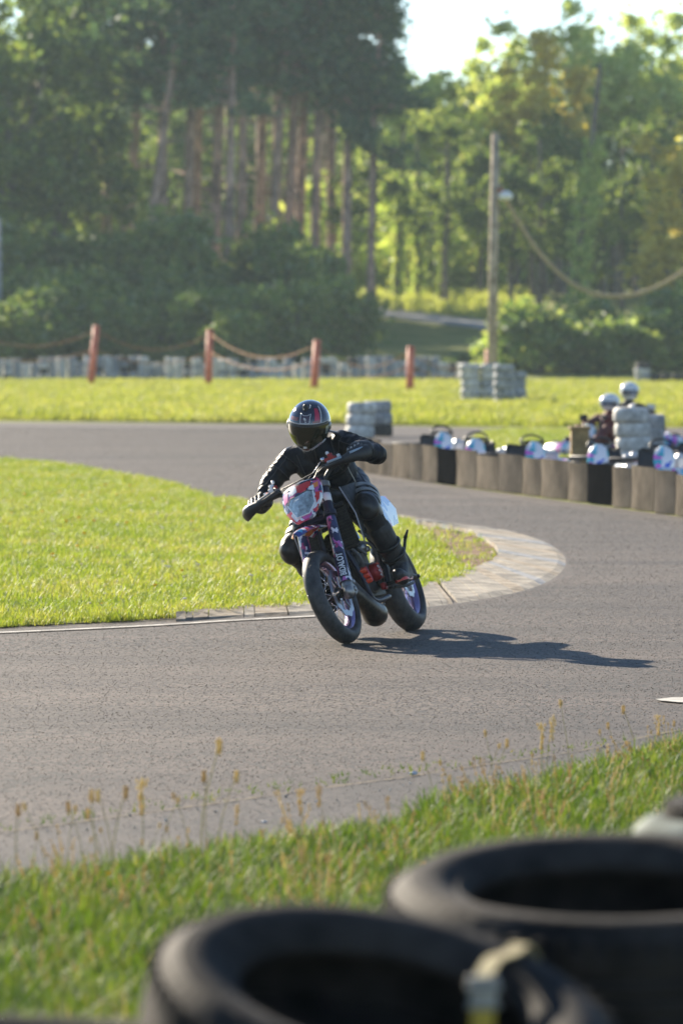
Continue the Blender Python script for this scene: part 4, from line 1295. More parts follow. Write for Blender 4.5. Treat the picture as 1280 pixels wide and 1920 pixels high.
kart_spots = [(820, 74, .15, 'parked kart behind the black belt panel, blue and pink panel, nearest the rider'), (896, 69.5, -.1, 'second parked kart along the barrier, pink and teal panel low behind the wall'),
              (986, 67.5, .2, 'third parked kart, standing alone before the lit lawn patch'), (1128, 66, -.15, 'parked kart with teal and purple nose left of the cream tyre stack'),
              (1232, 65, .1, 'parked kart with teal and pink panel right of the tyre stacks'), (1128, 80, -.5, 'occupied kart of the driver in dark red left of the cream stack'),
              (1188, 86, .3, 'occupied kart behind the cream tyre stack'), (1310, 68, .2, 'parked kart cut by the right edge')]
k0 = None
for i, (u, Y, rz, lb) in enumerate(kart_spots):
    p = ((u - 640) / FOC * Y, Y, .008)
    if i == 0:
        k0 = make_kart(lb); k0.location = p; k0.rotation_euler = (0, 0, rz)
    else:
        dup(k0, p, rz, lb)
# brown crate
t = tag(MB().box((0, 0, .3), (.24, .30, .60)).box((0, 0, .62), (.28, .34, .05)).box((0, -.16, .3), (.18, .03, .08)).build('crate', mat('ochre_wood', (.30, .19, .07), .8, var=.4, nscale=6), smooth=False, bevel=.01), 'brown wooden crate at the left end of the kart group', 'crate')
t.location = ((1086 - 640) / FOC * 70, 70, .008)

# ================================================================== FOREGROUND TYRE STACKS
def big_tyre(ro, ri, wd, n=96):
    """car tyre with bead, ribbed sidewall, shoulder lugs and tread grooves."""
    m_ = MB(); h = wd / 2
    prof = [(ri, -h * .66), (ri + .008, -h * .78), (ri + .022, -h * .86), (ri + .030, -h * .84), (ri + .036, -h * .90), ((ri + ro) / 2 - .01, -h), ((ri + ro) / 2 + .02, -h), ((ri + ro) / 2 + .024, -h * .985), ((ri + ro) / 2 + .03, -h * .985), (ro - .040, -h * .93), (ro - .018, -h * .80), (ro - .006, -h * .62)]
    tread = []
    for k in range(-4, 5):
        z = k / 4 * h * .55
        d = .010 if k in (-2, 0, 2) else 0.0
        tread += [(ro - d, z - .006), (ro - d, z + .006)]
    up = [(r, -z) for r, z in reversed(prof)]
    inside = [(ri + .004, h * .55), (ro - .03, h * .42), (ro - .028, -h * .42), (ri + .004, -h * .55)]
    m_.lathe(prof + tread + up + inside, n)
    # shoulder lugs
    for j in range(58):
        a = 2 * math.pi * j / 58
        for sg in (-1, 1):
            q = Matrix.Rotation(a, 3, 'Z')
            m_.box(q @ Vector((ro - .006, 0, sg * h * .64)), (.014, .020, h * .30), rot=q)
    o = m_.build('tyre', M['rubber_dusty'], auto=35)
    me = o.data; COL.objects.unlink(o); bpy.data.objects.remove(o)
    return me


BT = big_tyre(.400, .246, .25)
BT2 = big_tyre(.428, .268, .26)


def near_stack(loc, me, n, hgt, tilt, label):
    t = thing('tyre_stack', label, 'tyre stack', (loc[0], loc[1], 0))
    r = random.Random(n)
    for i in range(n):
        o = link_mesh('tyre', me, t)
        top = i == n - 1
        o.location = (r.uniform(-.02, .02) * (not top), r.uniform(-.02, .02) * (not top), hgt * i + hgt / 2 + (.012 if not top else loc[2]))
        o.rotation_euler = (tilt[0], tilt[1], 0) if top else (0, 0, r.uniform(0, 6))
    return t


c1 = W(704, 1820, 8.82)
s1 = near_stack((c1.x, c1.y, .090), BT, 3, .235, (R(14.0), R(10.5), 0), 'nearest tyre stack at the lower edge with a strap buckle across its tilted top tyre')
c2 = W(1150, 1615, 9.8)
s2 = near_stack((c2.x, c2.y, .147), BT2, 3, .24, (R(7.0), R(-.5), 0), 'dark tyre stack at the lower right behind the strapped stack')
c3 = W(50, 1950, 8.5)
s3 = near_stack((c3.x, c3.y, .035), BT, 3, .235, (R(-2), R(2), 0), 'tyre stack cut by the lower left corner')
c4 = W(1440, 1560, 11.4)
t = thing('tyre_stack', 'pale painted tyre stack with dark top at the right edge behind the dark stack', 'tyre stack', (c4.x, c4.y, 0))
M['pale_green'] = mat('pale_green_paint', (.12, .145, .13), .8, var=.35, nscale=6, c2=(.19, .21, .19))
M['pale_green'].node_tree.nodes['Principled BSDF'].inputs['Specular IOR Level'].default_value = .06
tb4 = tyre_mesh('tyre', M['pale_green'], .30, .19, .19, 48); tb5 = big_tyre(.285, .19, .17)
for i in range(4):
    o = link_mesh('tyre', tb4, t); o.location = (0, 0, .10 + .215 * i); o.rotation_euler = (0, 0, i)
o = link_mesh('tyre', tb5, t); o.location = (.03, 0, .835); o.scale = (.90, .90, .3); o.rotation_euler = (R(2), R(3), 0)

# ratchet strap over the front stack
M['webbing'] = mat('faded_webbing', (.30, .24, .11), .85, var=.35, nscale=30, c2=(.42, .36, .20), bump=.4, bscale=160)
M['yellow_web'] = mat('yellow_webbing', (.55, .36, .04), .8, var=.25, nscale=20, bump=.4, bscale=160)
M['dull_metal'] = mat('dull_buckle_metal', (.30, .29, .26), .45, metal=.8, var=.3, nscale=20)
strap = thing('ratchet_strap', 'faded yellow webbing strap with metal buckle pulled over the nearest tyre', 'strap', (c1.x, c1.y, 0))
def on_top(o, ang, rad, lift):
    """a point lying on the top tyre of a stack, in the stack's own axes."""
    e = o.rotation_euler
    m_ = Matrix.Rotation(e[1], 3, 'Y') @ Matrix.Rotation(e[0], 3, 'X')
    return Vector(o.location) + m_ @ Vector((rad * math.cos(ang), rad * math.sin(ang), lift))


tt = [c for c in s1.children][-1]
A0 = R(52)
hh_ = .126
path_ = [on_top(tt, A0, .412, -.02), on_top(tt, A0, .405, .08), on_top(tt, A0, .36, hh_ + .004), on_top(tt, A0 - .05, .31, hh_ + .005), on_top(tt, A0 - .08, .255, hh_ + .004), on_top(tt, A0 - .22, .205, hh_ - .010)]
path_ = spline(path_, 5)


def ribbon(pts, wd, th, side):
    m_ = MB(); rs = []
    for i, p in enumerate(pts):
        a = pts[max(0, i - 1)]; b = pts[min(len(pts) - 1, i + 1)]
        t = (b - a).normalized()
        s_ = (side - t * side.dot(t)).normalized(); u_ = t.cross(s_)
        rs.append([p - s_ * wd / 2 - u_ * th / 2, p + s_ * wd / 2 - u_ * th / 2, p + s_ * wd / 2 + u_ * th / 2, p - s_ * wd / 2 + u_ * th / 2])
    return m_.rings(rs)


sd = Vector((math.sin(A0), -math.cos(A0), 0))
ribbon(path_, .034, .004, sd).build('webbing', M['webbing'], strap, smooth=False)
bp_ = path_[-1]
bk_ = MB().box(bp_ + Vector((0, -.004, -.004)), (.052, .030, .014)).box(bp_ + Vector((0, -.012, -.028)), (.046, .022, .035))
bk_.tube([bp_ + Vector((-.03, -.02, -.014)), bp_ + Vector((.03, -.02, -.014))], .007, 10).tube([bp_ + Vector((-.028, -.024, -.046)), bp_ + Vector((.028, -.024, -.046))], .006, 10)
bk_.build('buckle', M['dull_metal'], strap, smooth=False, bevel=.003)
low = [bp_ + Vector((0, -.022, -.044)), bp_ + Vector((-.004, -.035, -.10)), bp_ + Vector((-.012, -.05, -.20)), bp_ + Vector((-.012, -.05, -.30))]
ribbon(spline(low, 4), .040, .006, Vector((1, 0, 0))).build('yellow_tail', M['yellow_web'], strap, smooth=False)
# ================================================================== MOTORCYCLE (own axes: x forward, y to the rider's left, z up; leaned into the bend)
BM = Matrix(((-0.27563736, 0.89437477, -0.35230359, 0.24134422), (-0.9612617, -0.25645784, 0.10102143, 32.6348986), (0, 0.36650123, 0.93041757, 0.006), (0, 0, 0, 1)))
M['tyre_slick'] = mat('slick_tyre_rubber', (0.020, 0.020, 0.021), 0.55, var=0.35, nscale=18, c2=(0.045, 0.043, 0.042), bump=0.15, bscale=120)
M['rim_violet'] = mat('violet_anodised_rim', (0.34, 0.26, 0.42), 0.24, metal=1.0)
M['spoke'] = mat('spoke_steel', (0.65, 0.65, 0.68), 0.25, metal=1.0)
M['disc'] = mat('brake_steel', (0.36, 0.37, 0.40), 0.30, metal=1.0)
M['alu'] = mat('dull_aluminium', (0.30, 0.29, 0.28), 0.42, metal=0.85, var=.2, nscale=20)
M['engine_black'] = mat('engine_black', (0.009, 0.0085, 0.008), 0.5, var=.5, nscale=25, c2=(.022, .020, .018), bump=.2, spec=.35)
M['navy'] = mat('navy_metal', (0.010, 0.014, 0.034), 0.45, metal=0.2, coat=.1)
M['red_alu'] = mat('red_anodised', (0.36, 0.02, 0.02), 0.35, metal=0.25)
M['red_plastic'] = mat('red_plastic', (0.60, 0.03, 0.025), 0.35, coat=.3)
M['white_plastic'] = mat('white_plastic', (0.80, 0.79, 0.80), 0.3, coat=.3)
M['orange_plastic'] = mat('orange_plastic', (0.75, 0.22, 0.04), 0.35, coat=.3)
M['pink_plastic'] = mat('pink_plastic', (0.65, 0.09, 0.30), 0.35, coat=.3)
M['exhaust'] = mat('sooty_exhaust', (0.050, 0.045, 0.040), 0.35, metal=0.8, var=.4, nscale=10, c2=(.10, .085, .07))
M['lens_glass'] = mat('headlamp_glass', (0.36, 0.40, 0.39), 0.16, metal=0.5, var=.5, nscale=26, coat=1.0, bump=.4, bscale=60)
M['gfx_fork'] = patches_mat('fork_graphics', [(4.2, (.016, .022, .075)), (1.6, (.70, .68, .74)), (1.4, (.40, .035, .14)), (.8, (.50, .14, .42)), (1.2, (.03, .04, .12))], 34, (1, 1, .55), .3, .4, 1.7, (0, .5, .3))
M['gfx_mask'] = patches_mat('mask_graphics', [(2.4, (.78, .76, .78)), (1.5, (.60, .04, .08)), (1.0, (.55, .10, .32)), (1.6, (.03, .04, .11)), (.7, (.25, .25, .30))], 22, (1, 1, .8), .25, .5, 4.4, (.3, .2, 0))
M['gfx_fender'] = patches_mat('fender_graphics', [(1.7, (.55, .05, .04)), (1.6, (.03, .05, .22)), (1.2, (.05, .28, .50)), (1.3, (.76, .74, .76)), (.6, (.75, .20, .05)), (1.0, (.35, .07, .16))], 18, (1, 1.3, 1), .25, .5, 7.7)
M['gfx_tail'] = patches_mat('tail_graphics', [(2, (.75, .76, .80)), (1.6, (.10, .22, .50)), (1.2, (.60, .10, .30)), (1, (.30, .45, .70))], 9, (1, 1, 1), .25, .5, 2.2)

bike = thing('motorcycle', 'dark supermoto motorcycle with red and white headlamp mask, leaning under its rider', 'motorcycle')
bike.matrix_world = BM
STEER, RAKE = R(-4.0), R(25.0)
AX0 = Vector((.42, 0, .90)); AXD = Vector((-math.sin(RAKE), 0, math.cos(RAKE)))
SR = Matrix.Rotation(STEER, 3, AXD)
ST = lambda p: AX0 + SR @ (Vector(p) - AX0)
T_ = AXD; N_ = Vector((math.cos(RAKE), 0, math.sin(RAKE))); Y_ = Vector((0, 1, 0))


def wheel(cx, cz, ro, wd, xf, front, label):
    c = Vector((cx, 0, cz))
    rr_ = ro - wd * .47
    at = lambda p: xf(c + Vector(p)) if xf else c + Vector(p)
    rim_r = .212
    rm = MB(); hw = wd * .32
    rm.lathe([(rim_r - .022, -hw * .35), (rim_r - .012, -hw * .75), (rim_r + .004, -hw), (rim_r + .012, -hw * 1.02), (rim_r + .010, -hw * .92), (rim_r - .004, -hw * .7), (rim_r - .004, hw * .7), (rim_r + .010, hw * .92), (rim_r + .012, hw * 1.02), (rim_r + .004, hw), (rim_r - .012, hw * .75), (rim_r - .022, hw * .35)], 72, axis='Y')
    wheel_o = rm.build('wheel', M['rim_violet'], bike, xf=at, auto=45)
    wheel_o['label'] = label
    prof = []
    for k in range(19):
        a = R(-96 + 192 * k / 18)
        prof.append((rr_ + (ro - rr_) * math.cos(a), wd / 2 * math.sin(a) / math.sin(R(96)) if abs(a) < R(90) else wd / 2 * math.copysign(1, a) * .98))
    prof = [(rim_r + .006, -hw * 1.0)] + prof + [(rim_r + .006, hw * 1.0), (rim_r + .02, hw * .6), (rim_r + .02, -hw * .6)]
    MB().lathe(prof, 84, axis='Y').build('tyre', M['tyre_slick'], wheel_o, xf=at)
    gm_ = MB()
    for k in range(26):          # the few cuts of a rain-groove pattern
        a0 = 2 * math.pi * k / 26; sg = 1 if k % 2 else -1
        pts = []
        for j in range(6):
            q = j / 5; a = a0 + q * .17; yy = sg * wd * (.10 + .28 * q)
            ang = math.asin(min(.98, yy / (wd / 2)))
            r_ = rr_ + (ro - rr_) * math.cos(ang) + .0006
            pts.append((r_ * math.cos(a), yy, r_ * math.sin(a)))
        gm_.tube(pts, .0016, 4)
    g_ = gm_.build('tread_grooves', M['black_plastic'], wheel_o, xf=at); g_['kind'] = 'stuff'
    hb = MB().lathe([(.012, -.075), (.026, -.07), (.042, -.055), (.045, -.04), (.026, -.03), (.024, .03), (.045, .04), (.042, .055), (.026, .07), (.012, .075)], 24, axis='Y')
    hb.build('hub', M['engine_black'] if front else M['alu'], wheel_o, xf=at)
    sp = None
    for k in range(32):
        side = 1 if k % 2 else -1
        a = 2 * math.pi * k / 32
        b = a + (.62 if (k // 2) % 2 else -.62)
        p = (.043 * math.cos(b), side * .046, .043 * math.sin(b)); q = (.196 * math.cos(a), side * .006, .196 * math.sin(a))
        MB().tube([p, q], .0021, 5).build('spoke', M['spoke'], wheel_o, xf=at)
    # wavy brake disc with openings
    dm = MB()
    n_ = 60; y0 = .060 if front else .058
    R1, R2 = (.150, .112) if front else (.108, .075)
    ring_o, ring_i = [], []
    for k in range(n_):
        a = 2 * math.pi * k / n_
        ring_o.append((R1 + .006 * math.sin(a * 10)) ); ring_i.append(R2 + .006 * math.sin(a * 10))
    vs, fs = [], []
    for k in range(n_):
        a = 2 * math.pi * k / n_
        for r_, y in ((ring_o[k], y0), (ring_i[k], y0), (ring_i[k], y0 + .004), (ring_o[k], y0 + .004)):
            vs.append((r_ * math.cos(a), y, r_ * math.sin(a)))
        q = (k + 1) % n_
        for j in range(4):
            e = (j + 1) % 4
            fs.append((k * 4 + j, k * 4 + e, q * 4 + e, q * 4 + j))
    dm.add(vs, fs)
    for k in range(6):
        a = 2 * math.pi * k / 6
        dm.tube([(.045 * math.cos(a + .25), y0 + .001, .045 * math.sin(a + .25)), (.5 * R2 * math.cos(a + .1), y0 + .001, .5 * R2 * math.sin(a + .1)), (R2 * 1.03 * math.cos(a), y0 + .002, R2 * 1.03 * math.sin(a))], [.008, .006, .007], 6)
    dm.build('brake_disc', M['disc'], wheel_o, xf=at, smooth=False)
    return wheel_o


wheel(.70, .30, .300, .110, ST, True, 'front wheel with silver wavy brake disc and violet spoked rim')
wheel(-.82, .31, .312, .148, None, False, 'rear wheel with wide slick tyre and violet spoked rim')

# fork
FB = {}
for sy in (-1, 1):
    p0 = Vector((.690, sy * .105, .285))
    L = .80
    top = p0 + T_ * L
    fk = MB().tube([p0 + T_ * .10, p0 + T_ * .36], .024, 18).tube([p0 + T_ * .36, p0 + T_ * .52, p0 + T_ * .60, top], [.029, .029, .031, .029], 20)
    fk.tube([p0 + T_ * .50, p0 + T_ * .53], .033, 20).lathe([(.0, .0), (.022, .0), (.022, .008), (0, .010)], 14, (0, 0, 0), closed=False) if False else None
    leg = fk.build('fork_leg', M['navy'], bike, xf=ST, auto=40)
    # axle lug
    lug = MB().tube([p0 - T_ * .03 + Vector((0, 0, 0)), p0 + T_ * .05, p0 + T_ * .13], [.030, .034, .026], 14).ball(p0 + N_ * .015 + Y_ * sy * .012, (.040, .030, .040), 14, 10)
    lug.tube([p0 - Y_ * .03, p0 + Y_ * sy * .035], .017, 12)
    lug.build('axle_lug', M['alu'], leg, xf=ST)
    # printed guard wrapped round the front of the tube, from the lug up to the clamp
    gd = MB(); rs = []
    for k in range(11):
        q = k / 10
        cc = p0 + T_ * (.07 + .455 * q)
        r_ = .041 - .010 * q
        ring = []
        for j in range(13):
            a = R(-125 + 250 * j / 12)
            ring.append(cc + N_ * (r_ * math.cos(a)) + Y_ * (r_ * math.sin(a)))
        for j in range(13):
            a = R(125 - 250 * j / 12)
            ring.append(cc + N_ * ((r_ - .003) * math.cos(a)) + Y_ * ((r_ - .003) * math.sin(a)))
        rs.append(ring)
    gd.rings(rs).build('fork_guard', M['gfx_fork'], leg, xf=ST, auto=50)
    MB().tube([p0 + T_ * .635, p0 + T_ * .69], .0325, 18).build('fork_sticker', M['white_plastic'], leg, xf=ST)
    FB[sy] = (p0, leg)
# lettering along the left fork guard
fc = bpy.data.curves.new('lettering', 'FONT'); fc.body = 'BIDALOT'; fc.size = .058; fc.extrude = .0008; fc.space_character = 1.02; fc.offset = .0012
fo = bpy.data.objects.new('lettering', fc); COL.objects.link(fo)
bpy.context.view_layer.update()
dg = bpy.context.evaluated_depsgraph_get()
tme = bpy.data.meshes.new_from_object(fo.evaluated_get(dg))
COL.objects.unlink(fo); bpy.data.objects.remove(fo)
p0, legL = FB[1]
tb_ = bmesh.new(); tb_.from_mesh(tme)
bmesh.ops.triangulate(tb_, faces=tb_.faces[:])
for _ in range(2):
    bmesh.ops.subdivide_edges(tb_, edges=[e for e in tb_.edges if e.calc_length() > .006], cuts=1)
    bmesh.ops.triangulate(tb_, faces=tb_.faces[:])
tb_.to_mesh(tme); tb_.free()
xs_ = [v.co.x for v in tme.vertices]; wd_ = max(xs_) - min(xs_)
for v in tme.vertices:
    sx, sy_, sz = v.co
    tt_ = .105 + (sx - min(xs_)) * (.155 / wd_)
    r_ = .041 - .010 * (tt_ - .07) / .455 + .0012 + sz
    a = R(16) - (sy_ - .020) / r_ * 1.0
    cc = p0 + T_ * tt_
    v.co = ST(cc + N_ * (r_ * math.cos(a)) + Y_ * (r_ * math.sin(a)))
tme.materials.append(M['white_plastic'])
lo_ = link_mesh('lettering', tme, legL)

# plain dark ground behind the lettering
gp_ = MB(); rs = []
for k in range(7):
    q = k / 6; tt_ = .095 + .175 * q
    r_ = .041 - .010 * (tt_ - .07) / .455 + .0006
    cc = p0 + T_ * tt_
    ring = [cc + N_ * (r_ * math.cos(R(a))) + Y_ * (r_ * math.sin(R(a))) for a in range(-22, 63, 12)]
    ring += [cc + N_ * ((r_ - .001) * math.cos(R(a))) + Y_ * ((r_ - .001) * math.sin(R(a))) for a in range(62, -23, -12)]
    rs.append(ring)
gp_.rings(rs).build('guard_panel', M['navy'], legL, xf=ST, auto=50)

# triple clamps
for d_, nm in ((.555, 'triple_clamp'), (.755, 'triple_clamp')):
    c0 = Vector((.690, 0, .285)) + T_ * d_
    cl = MB().box(c0 - N_ * .03, (.06, .17, .030), rot=Matrix((N_, Y_, T_)).transposed())
    for sy in (-1, 1):
        cl.tube([c0 + Y_ * sy * .105 - T_ * .018, c0 + Y_ * sy * .105 + T_ * .018], .041, 18)
        cl.tube([c0 + Y_ * sy * .105 + N_ * .038 - Y_ * .02, c0 + Y_ * sy * .105 + N_ * .038 + Y_ * .02], .007, 8)
    cl.build(nm, M['alu'] if d_ > .7 else M['navy'], bike, xf=ST, bevel=.003)
# front brake caliper
cal = MB().box((.585, .088, .325), (.060, .052, .12), rot=Matrix.Rotation(R(25), 3, 'Y')).box((.60, .095, .385), (.035, .04, .03))
for k in range(2):
    cal.tube([(.575 - .02 * k, .11, .30 + .045 * k), (.575 - .02 * k, .122, .30 + .045 * k)], .017, 12)
cal.build('brake_caliper', M['alu'], bike, xf=ST, bevel=.006)
MB().tube(spline([(.60, .11, .39), (.56, .12, .52), (.50, .125, .68), (.40, .12, .86), (.36, .10, 1.0)], 5), .0055, 6).build('brake_hose', M['black_plastic'], bike, xf=ST)

# headlamp mask
MC = Vector((.560, .012, .905))


def mdep(y, t): return .055 * (1 - (y / .15) ** 2) - .02 * max(0, t / .13) ** 2 - .012 * (t / .13)


def msurf(y, t, o=0.0): return MC + Y_ * y + T_ * t + N_ * (mdep(y, t) + o)


rows = [(-.150, .050), (-.135, .070), (-.105, .088), (-.06, .110), (-.01, .131), (.03, .136), (.08, .134), (.118, .128), (.132, .116)]
rs = []
for t, hw in rows:
    fr = [msurf(hw * (-1 + 2 * k / 14), t) for k in range(15)]
    bk = [msurf(hw * (1 - 2 * k / 14), t, -.022) for k in range(15)]
    rs.append(fr + bk)
mask = MB().rings(rs).build('headlamp_mask', M['gfx_mask'], bike, xf=ST, auto=45)


def mquad(poly, off, n=5):
    a, b, c, d = poly
    m_ = MB(); vs, fs = [], []
    for lay, o_ in ((0, off), (1, off - .006)):
        for i in range(n + 1):
            for j in range(n + 1):
                s_, t_ = i / n, j / n
                y = (a[0] * (1 - s_) + b[0] * s_) * (1 - t_) + (d[0] * (1 - s_) + c[0] * s_) * t_
                t = (a[1] * (1 - s_) + b[1] * s_) * (1 - t_) + (d[1] * (1 - s_) + c[1] * s_) * t_
                vs.append(msurf(y, t, o_))
    k = n + 1; o2 = k * k
    for i in range(n):
        for j in range(n):
            fs.append((i * k + j, i * k + j + 1, (i + 1) * k + j + 1, (i + 1) * k + j))
            fs.append((o2 + i * k + j, o2 + (i + 1) * k + j, o2 + (i + 1) * k + j + 1, o2 + i * k + j + 1))
    return m_.add(vs, fs)


mquad([(-.005, .055), (.075, .065), (.085, .118), (-.015, .105)], .0035).build('mask_patch', M['red_plastic'], mask, xf=ST)
mquad([(-.050, .05), (-.010, .06), (-.016, .122), (-.062, .116)], .0035).build('mask_patch', M['white_plastic'], mask, xf=ST)
mquad([(.078, .045), (.122, .06), (.124, .100), (.090, .085)], .0040).build('mask_patch', M['orange_plastic'], mask, xf=ST)
mquad([(.072, .030), (.100, .040), (.098, .078), (.070, .070)], .0045).build('mask_patch', M['white_plastic'], mask, xf=ST)
mquad([(-.118, .02), (-.085, .03), (-.080, .10), (-.122, .10)], .0035).build('mask_patch', M['pink_plastic'], mask, xf=ST)
mquad([(.098, -.06), (.118, -.03), (.127, .02), (.102, .02)], .0035).build('mask_patch', M['red_plastic'], mask, xf=ST)
mquad([(-.066, -.135), (-.052, -.135), (-.100, -.045), (-.116, -.05)], .0035).build('mask_patch', M['red_plastic'], mask, xf=ST)
mquad([(-.108, .106), (.118, .112), (.112, .126), (-.104, .124)], .0038).build('mask_patch', M['navy'], mask, xf=ST)
hexo = [(-.086, -.005), (-.060, .028), (.060, .042), (.088, .030), (.090, -.050), (.048, -.118), (-.036, -.118)]
cy_, ct_ = 0.0, -.04
gl_ = MB(); vs = [msurf(cy_, ct_, .012)] + [msurf(cy_ + (a - cy_) * .45, ct_ + (b - ct_) * .45, .012) for a, b in hexo] + [msurf(a, b, .008) for a, b in hexo]
k = len(hexo)
fs = [(0, 1 + i, 1 + (i + 1) % k) for i in range(k)] + [(1 + i, 1 + k + i, 1 + k + (i + 1) % k, 1 + (i + 1) % k) for i in range(k)]
vs += [msurf(a, b, -.004) for a, b in hexo]
fs += [(1 + k + i, 1 + 2 * k + i, 1 + 2 * k + (i + 1) % k, 1 + k + (i + 1) % k) for i in range(k)]
gl_.add(vs, fs).build('headlamp', M['lens_glass'], mask, xf=ST, auto=20)
hx = [msurf(cy_ + (a - cy_) * 1.03, ct_ + (b - ct_) * 1.03, .007) for a, b in hexo]
MB().tube(hx[3:] + hx[:1], .0042, 6).build('headlamp_bezel', M['white_plastic'], mask, xf=ST, smooth=False)
MB().tube(hx[:4], .0042, 6).build('headlamp_bezel', M['black_plastic'], mask, xf=ST, smooth=False)
# small pale wind deflector behind the mask top
MB().rings([[msurf(y, .10, -.03), msurf(y, .155 - abs(y + .045) * .9, -.05), msurf(y, .10, -.06)] for y in (-.085, -.06, -.045, -.03, -.005)]).build('deflector', mat('pale_grey_plastic', (.45, .44, .45), .5), bike, xf=ST, smooth=False)

# front fender: short beak
rs = []
for k in range(15):
    q = k / 14
    x = .37 + .53 * q
    zc = .715 + .040 * math.sin(q * 2.2) - .035 * q * q
    hw = .085 * (1 - .25 * q) * (1.0 if q < .72 else max(.18, 1 - ((q - .72) / .30) ** 2 * .85))
    ring = []
    for j in range(11):
        s_ = -1 + 2 * j / 10
        ring.append(Vector((x, s_ * hw, zc + .030 * (1 - abs(s_) ** 2.2) - .012)))
    for j in range(11):
        s_ = 1 - 2 * j / 10
        ring.append(Vector((x, s_ * hw * .96, zc + .030 * (1 - abs(s_) ** 2.2) - .016)))
    rs.append(ring)
MB().rings(rs).build('fender', M['gfx_fender'], bike, xf=ST, auto=50)['label'] = 'short front fender with red and blue graphics'

# handlebar, pad, grips, guards, levers
ST0 = ST
BR = Matrix.Rotation(R(4.0), 3, 'X')
BC = Vector((.36, 0, 1.0))
ST = lambda p: ST0(BC + BR @ (Vector(p) - BC) + Vector((0, 0, -.012)))
bar = spline([(.285, -.425, 1.050), (.300, -.30, 1.058), (.335, -.19, 1.050), (.375, -.08, .985), (.375, .08, .985), (.335, .19, 1.050), (.300, .30, 1.058), (.285, .425, 1.050)], 6)
hb_ = MB().tube(bar, .0130, 12).build('handlebar', M['black_plastic'], bike, xf=ST)
MB().tube([(.345, -.165, 1.035), (.345, 0, 1.030), (.345, .165, 1.035)], [.009, .018, .009], 12).build('crossbar_pad', M['engine_black'], hb_, xf=ST)
for sy in (-1, 1):
    MB().tube([(.305, sy * .275, 1.073), (.285, sy * .425, 1.055)], .0185, 14).build('grip', M['black_plastic'], hb_, xf=ST)
    # curved hand guard
    pth = spline([(.275, sy * .438, 1.050), (.325, sy * .452, 1.050), (.395, sy * .40, 1.052), (.420, sy * .31, 1.058), (.415, sy * .225, 1.068), (.375, sy * .16, 1.080)], 5)
    rs = []
    K = len(pth)
    for i, p in enumerate(pth):
        q = i / (K - 1)
        a = pth[max(0, i - 1)]; b = pth[min(K - 1, i + 1)]
        t = (b - a).normalized(); o_ = Vector((t.y, -t.x, 0)).normalized()
        if o_.x < 0: o_ = -o_
        hh = .019 + .024 * math.sin(math.pi * min(1, q * 1.35 + .06)) ** 1.2
        th_ = .007 + .004 * math.sin(math.pi * q)
        up_ = Vector((0, 0, 1))
        cz = -.012 + .004 * math.sin(math.pi * q)
        rs.append([p + up_ * (cz + hh * math.cos(u_)) * (1 if True else 1) + o_ * (th_ * math.sin(u_) + .010 * (1 - abs(math.cos(u_)) ** 1.5)) for u_ in [2 * math.pi * j / 14 for j in range(14)]])
    hg = MB().rings(rs).build('hand_guard', M['black_plastic'], bike, xf=ST, auto=60)
    st_ = MB()
    for q0, q1, up_ in ((.62, .92, .012), (.30, .55, .016)):
        seg = [pth[int(q0 * (K - 1)) + j] + Vector((.016, 0, up_)) for j in range(max(2, int((q1 - q0) * (K - 1))))]
        st_.tube(seg, .0048, 6, flat=1.6)
    st_.build('guard_stripe', mat('guard_stripe_blue_grey', (.30, .38, .46), .3) if sy == 1 else M['rubber_grey'], hg, xf=ST)
    lv = MB().tube(spline([(.335, sy * .225, 1.078), (.365, sy * .27, 1.076), (.360, sy * .34, 1.066), (.345, sy * .395, 1.058), (.352, sy * .408, 1.058)], 5), [.006] * 20 + [.008], 8)
    lv.build('lever', M['disc'], hb_, xf=ST)
    ms = MB().box((.335, sy * .215, 1.100), (.040, .050, .026)).tube([(.335, sy * .215, 1.11), (.335, sy * .215, 1.135)], .017, 12)
    ms.build('reservoir', M['red_alu'] if sy > 0 else M['white_plastic'], hb_, xf=ST, bevel=.003)
    rd_ = MB().box((.350, sy * .245, 1.085), (.03, .022, .03)).box((.352, sy * .19, 1.105), (.018, .028, .022))
    rd_.build('lever_clamp', M['red_alu'], hb_, xf=ST, bevel=.003)
    MB().box((.345, sy * .268, 1.098), (.020, .018, .018)).ball((.32, sy * .20, 1.145), .012, 8, 6).build('switch', M['white_plastic'], hb_, xf=ST, bevel=.002)
cb_ = MB()
for a, b, c, d in (((.34, .2, 1.08), (.40, .13, 1.06), (.44, .05, 1.00), (.40, .03, .92)), ((.34, .22, 1.07), (.44, .15, 1.07), (.50, .10, .98), (.42, .09, .84)),
                   ((.34, -.2, 1.08), (.40, -.14, 1.065), (.44, -.06, 1.01), (.40, -.04, .9)), ((.34, -.21, 1.08), (.45, -.16, 1.09), (.49, -.1, .99), (.42, -.1, .85)), ((.33, -.19, 1.08), (.38, -.05, 1.07), (.37, .06, 1.07), (.33, .19, 1.08))):
    cb_.tube(spline([a, b, c, d], 6), .0045, 6)
cb_.build('control_cable', M['black_plastic'], bike, xf=ST)
MB().tube([(.36, .02, 1.05), (.36, .10, 1.085), (.35, .15, 1.115)], .003, 6).ball((.345, .165, 1.12), .016, 10, 7).build('breather_hose', M['spoke'], bike, xf=ST)

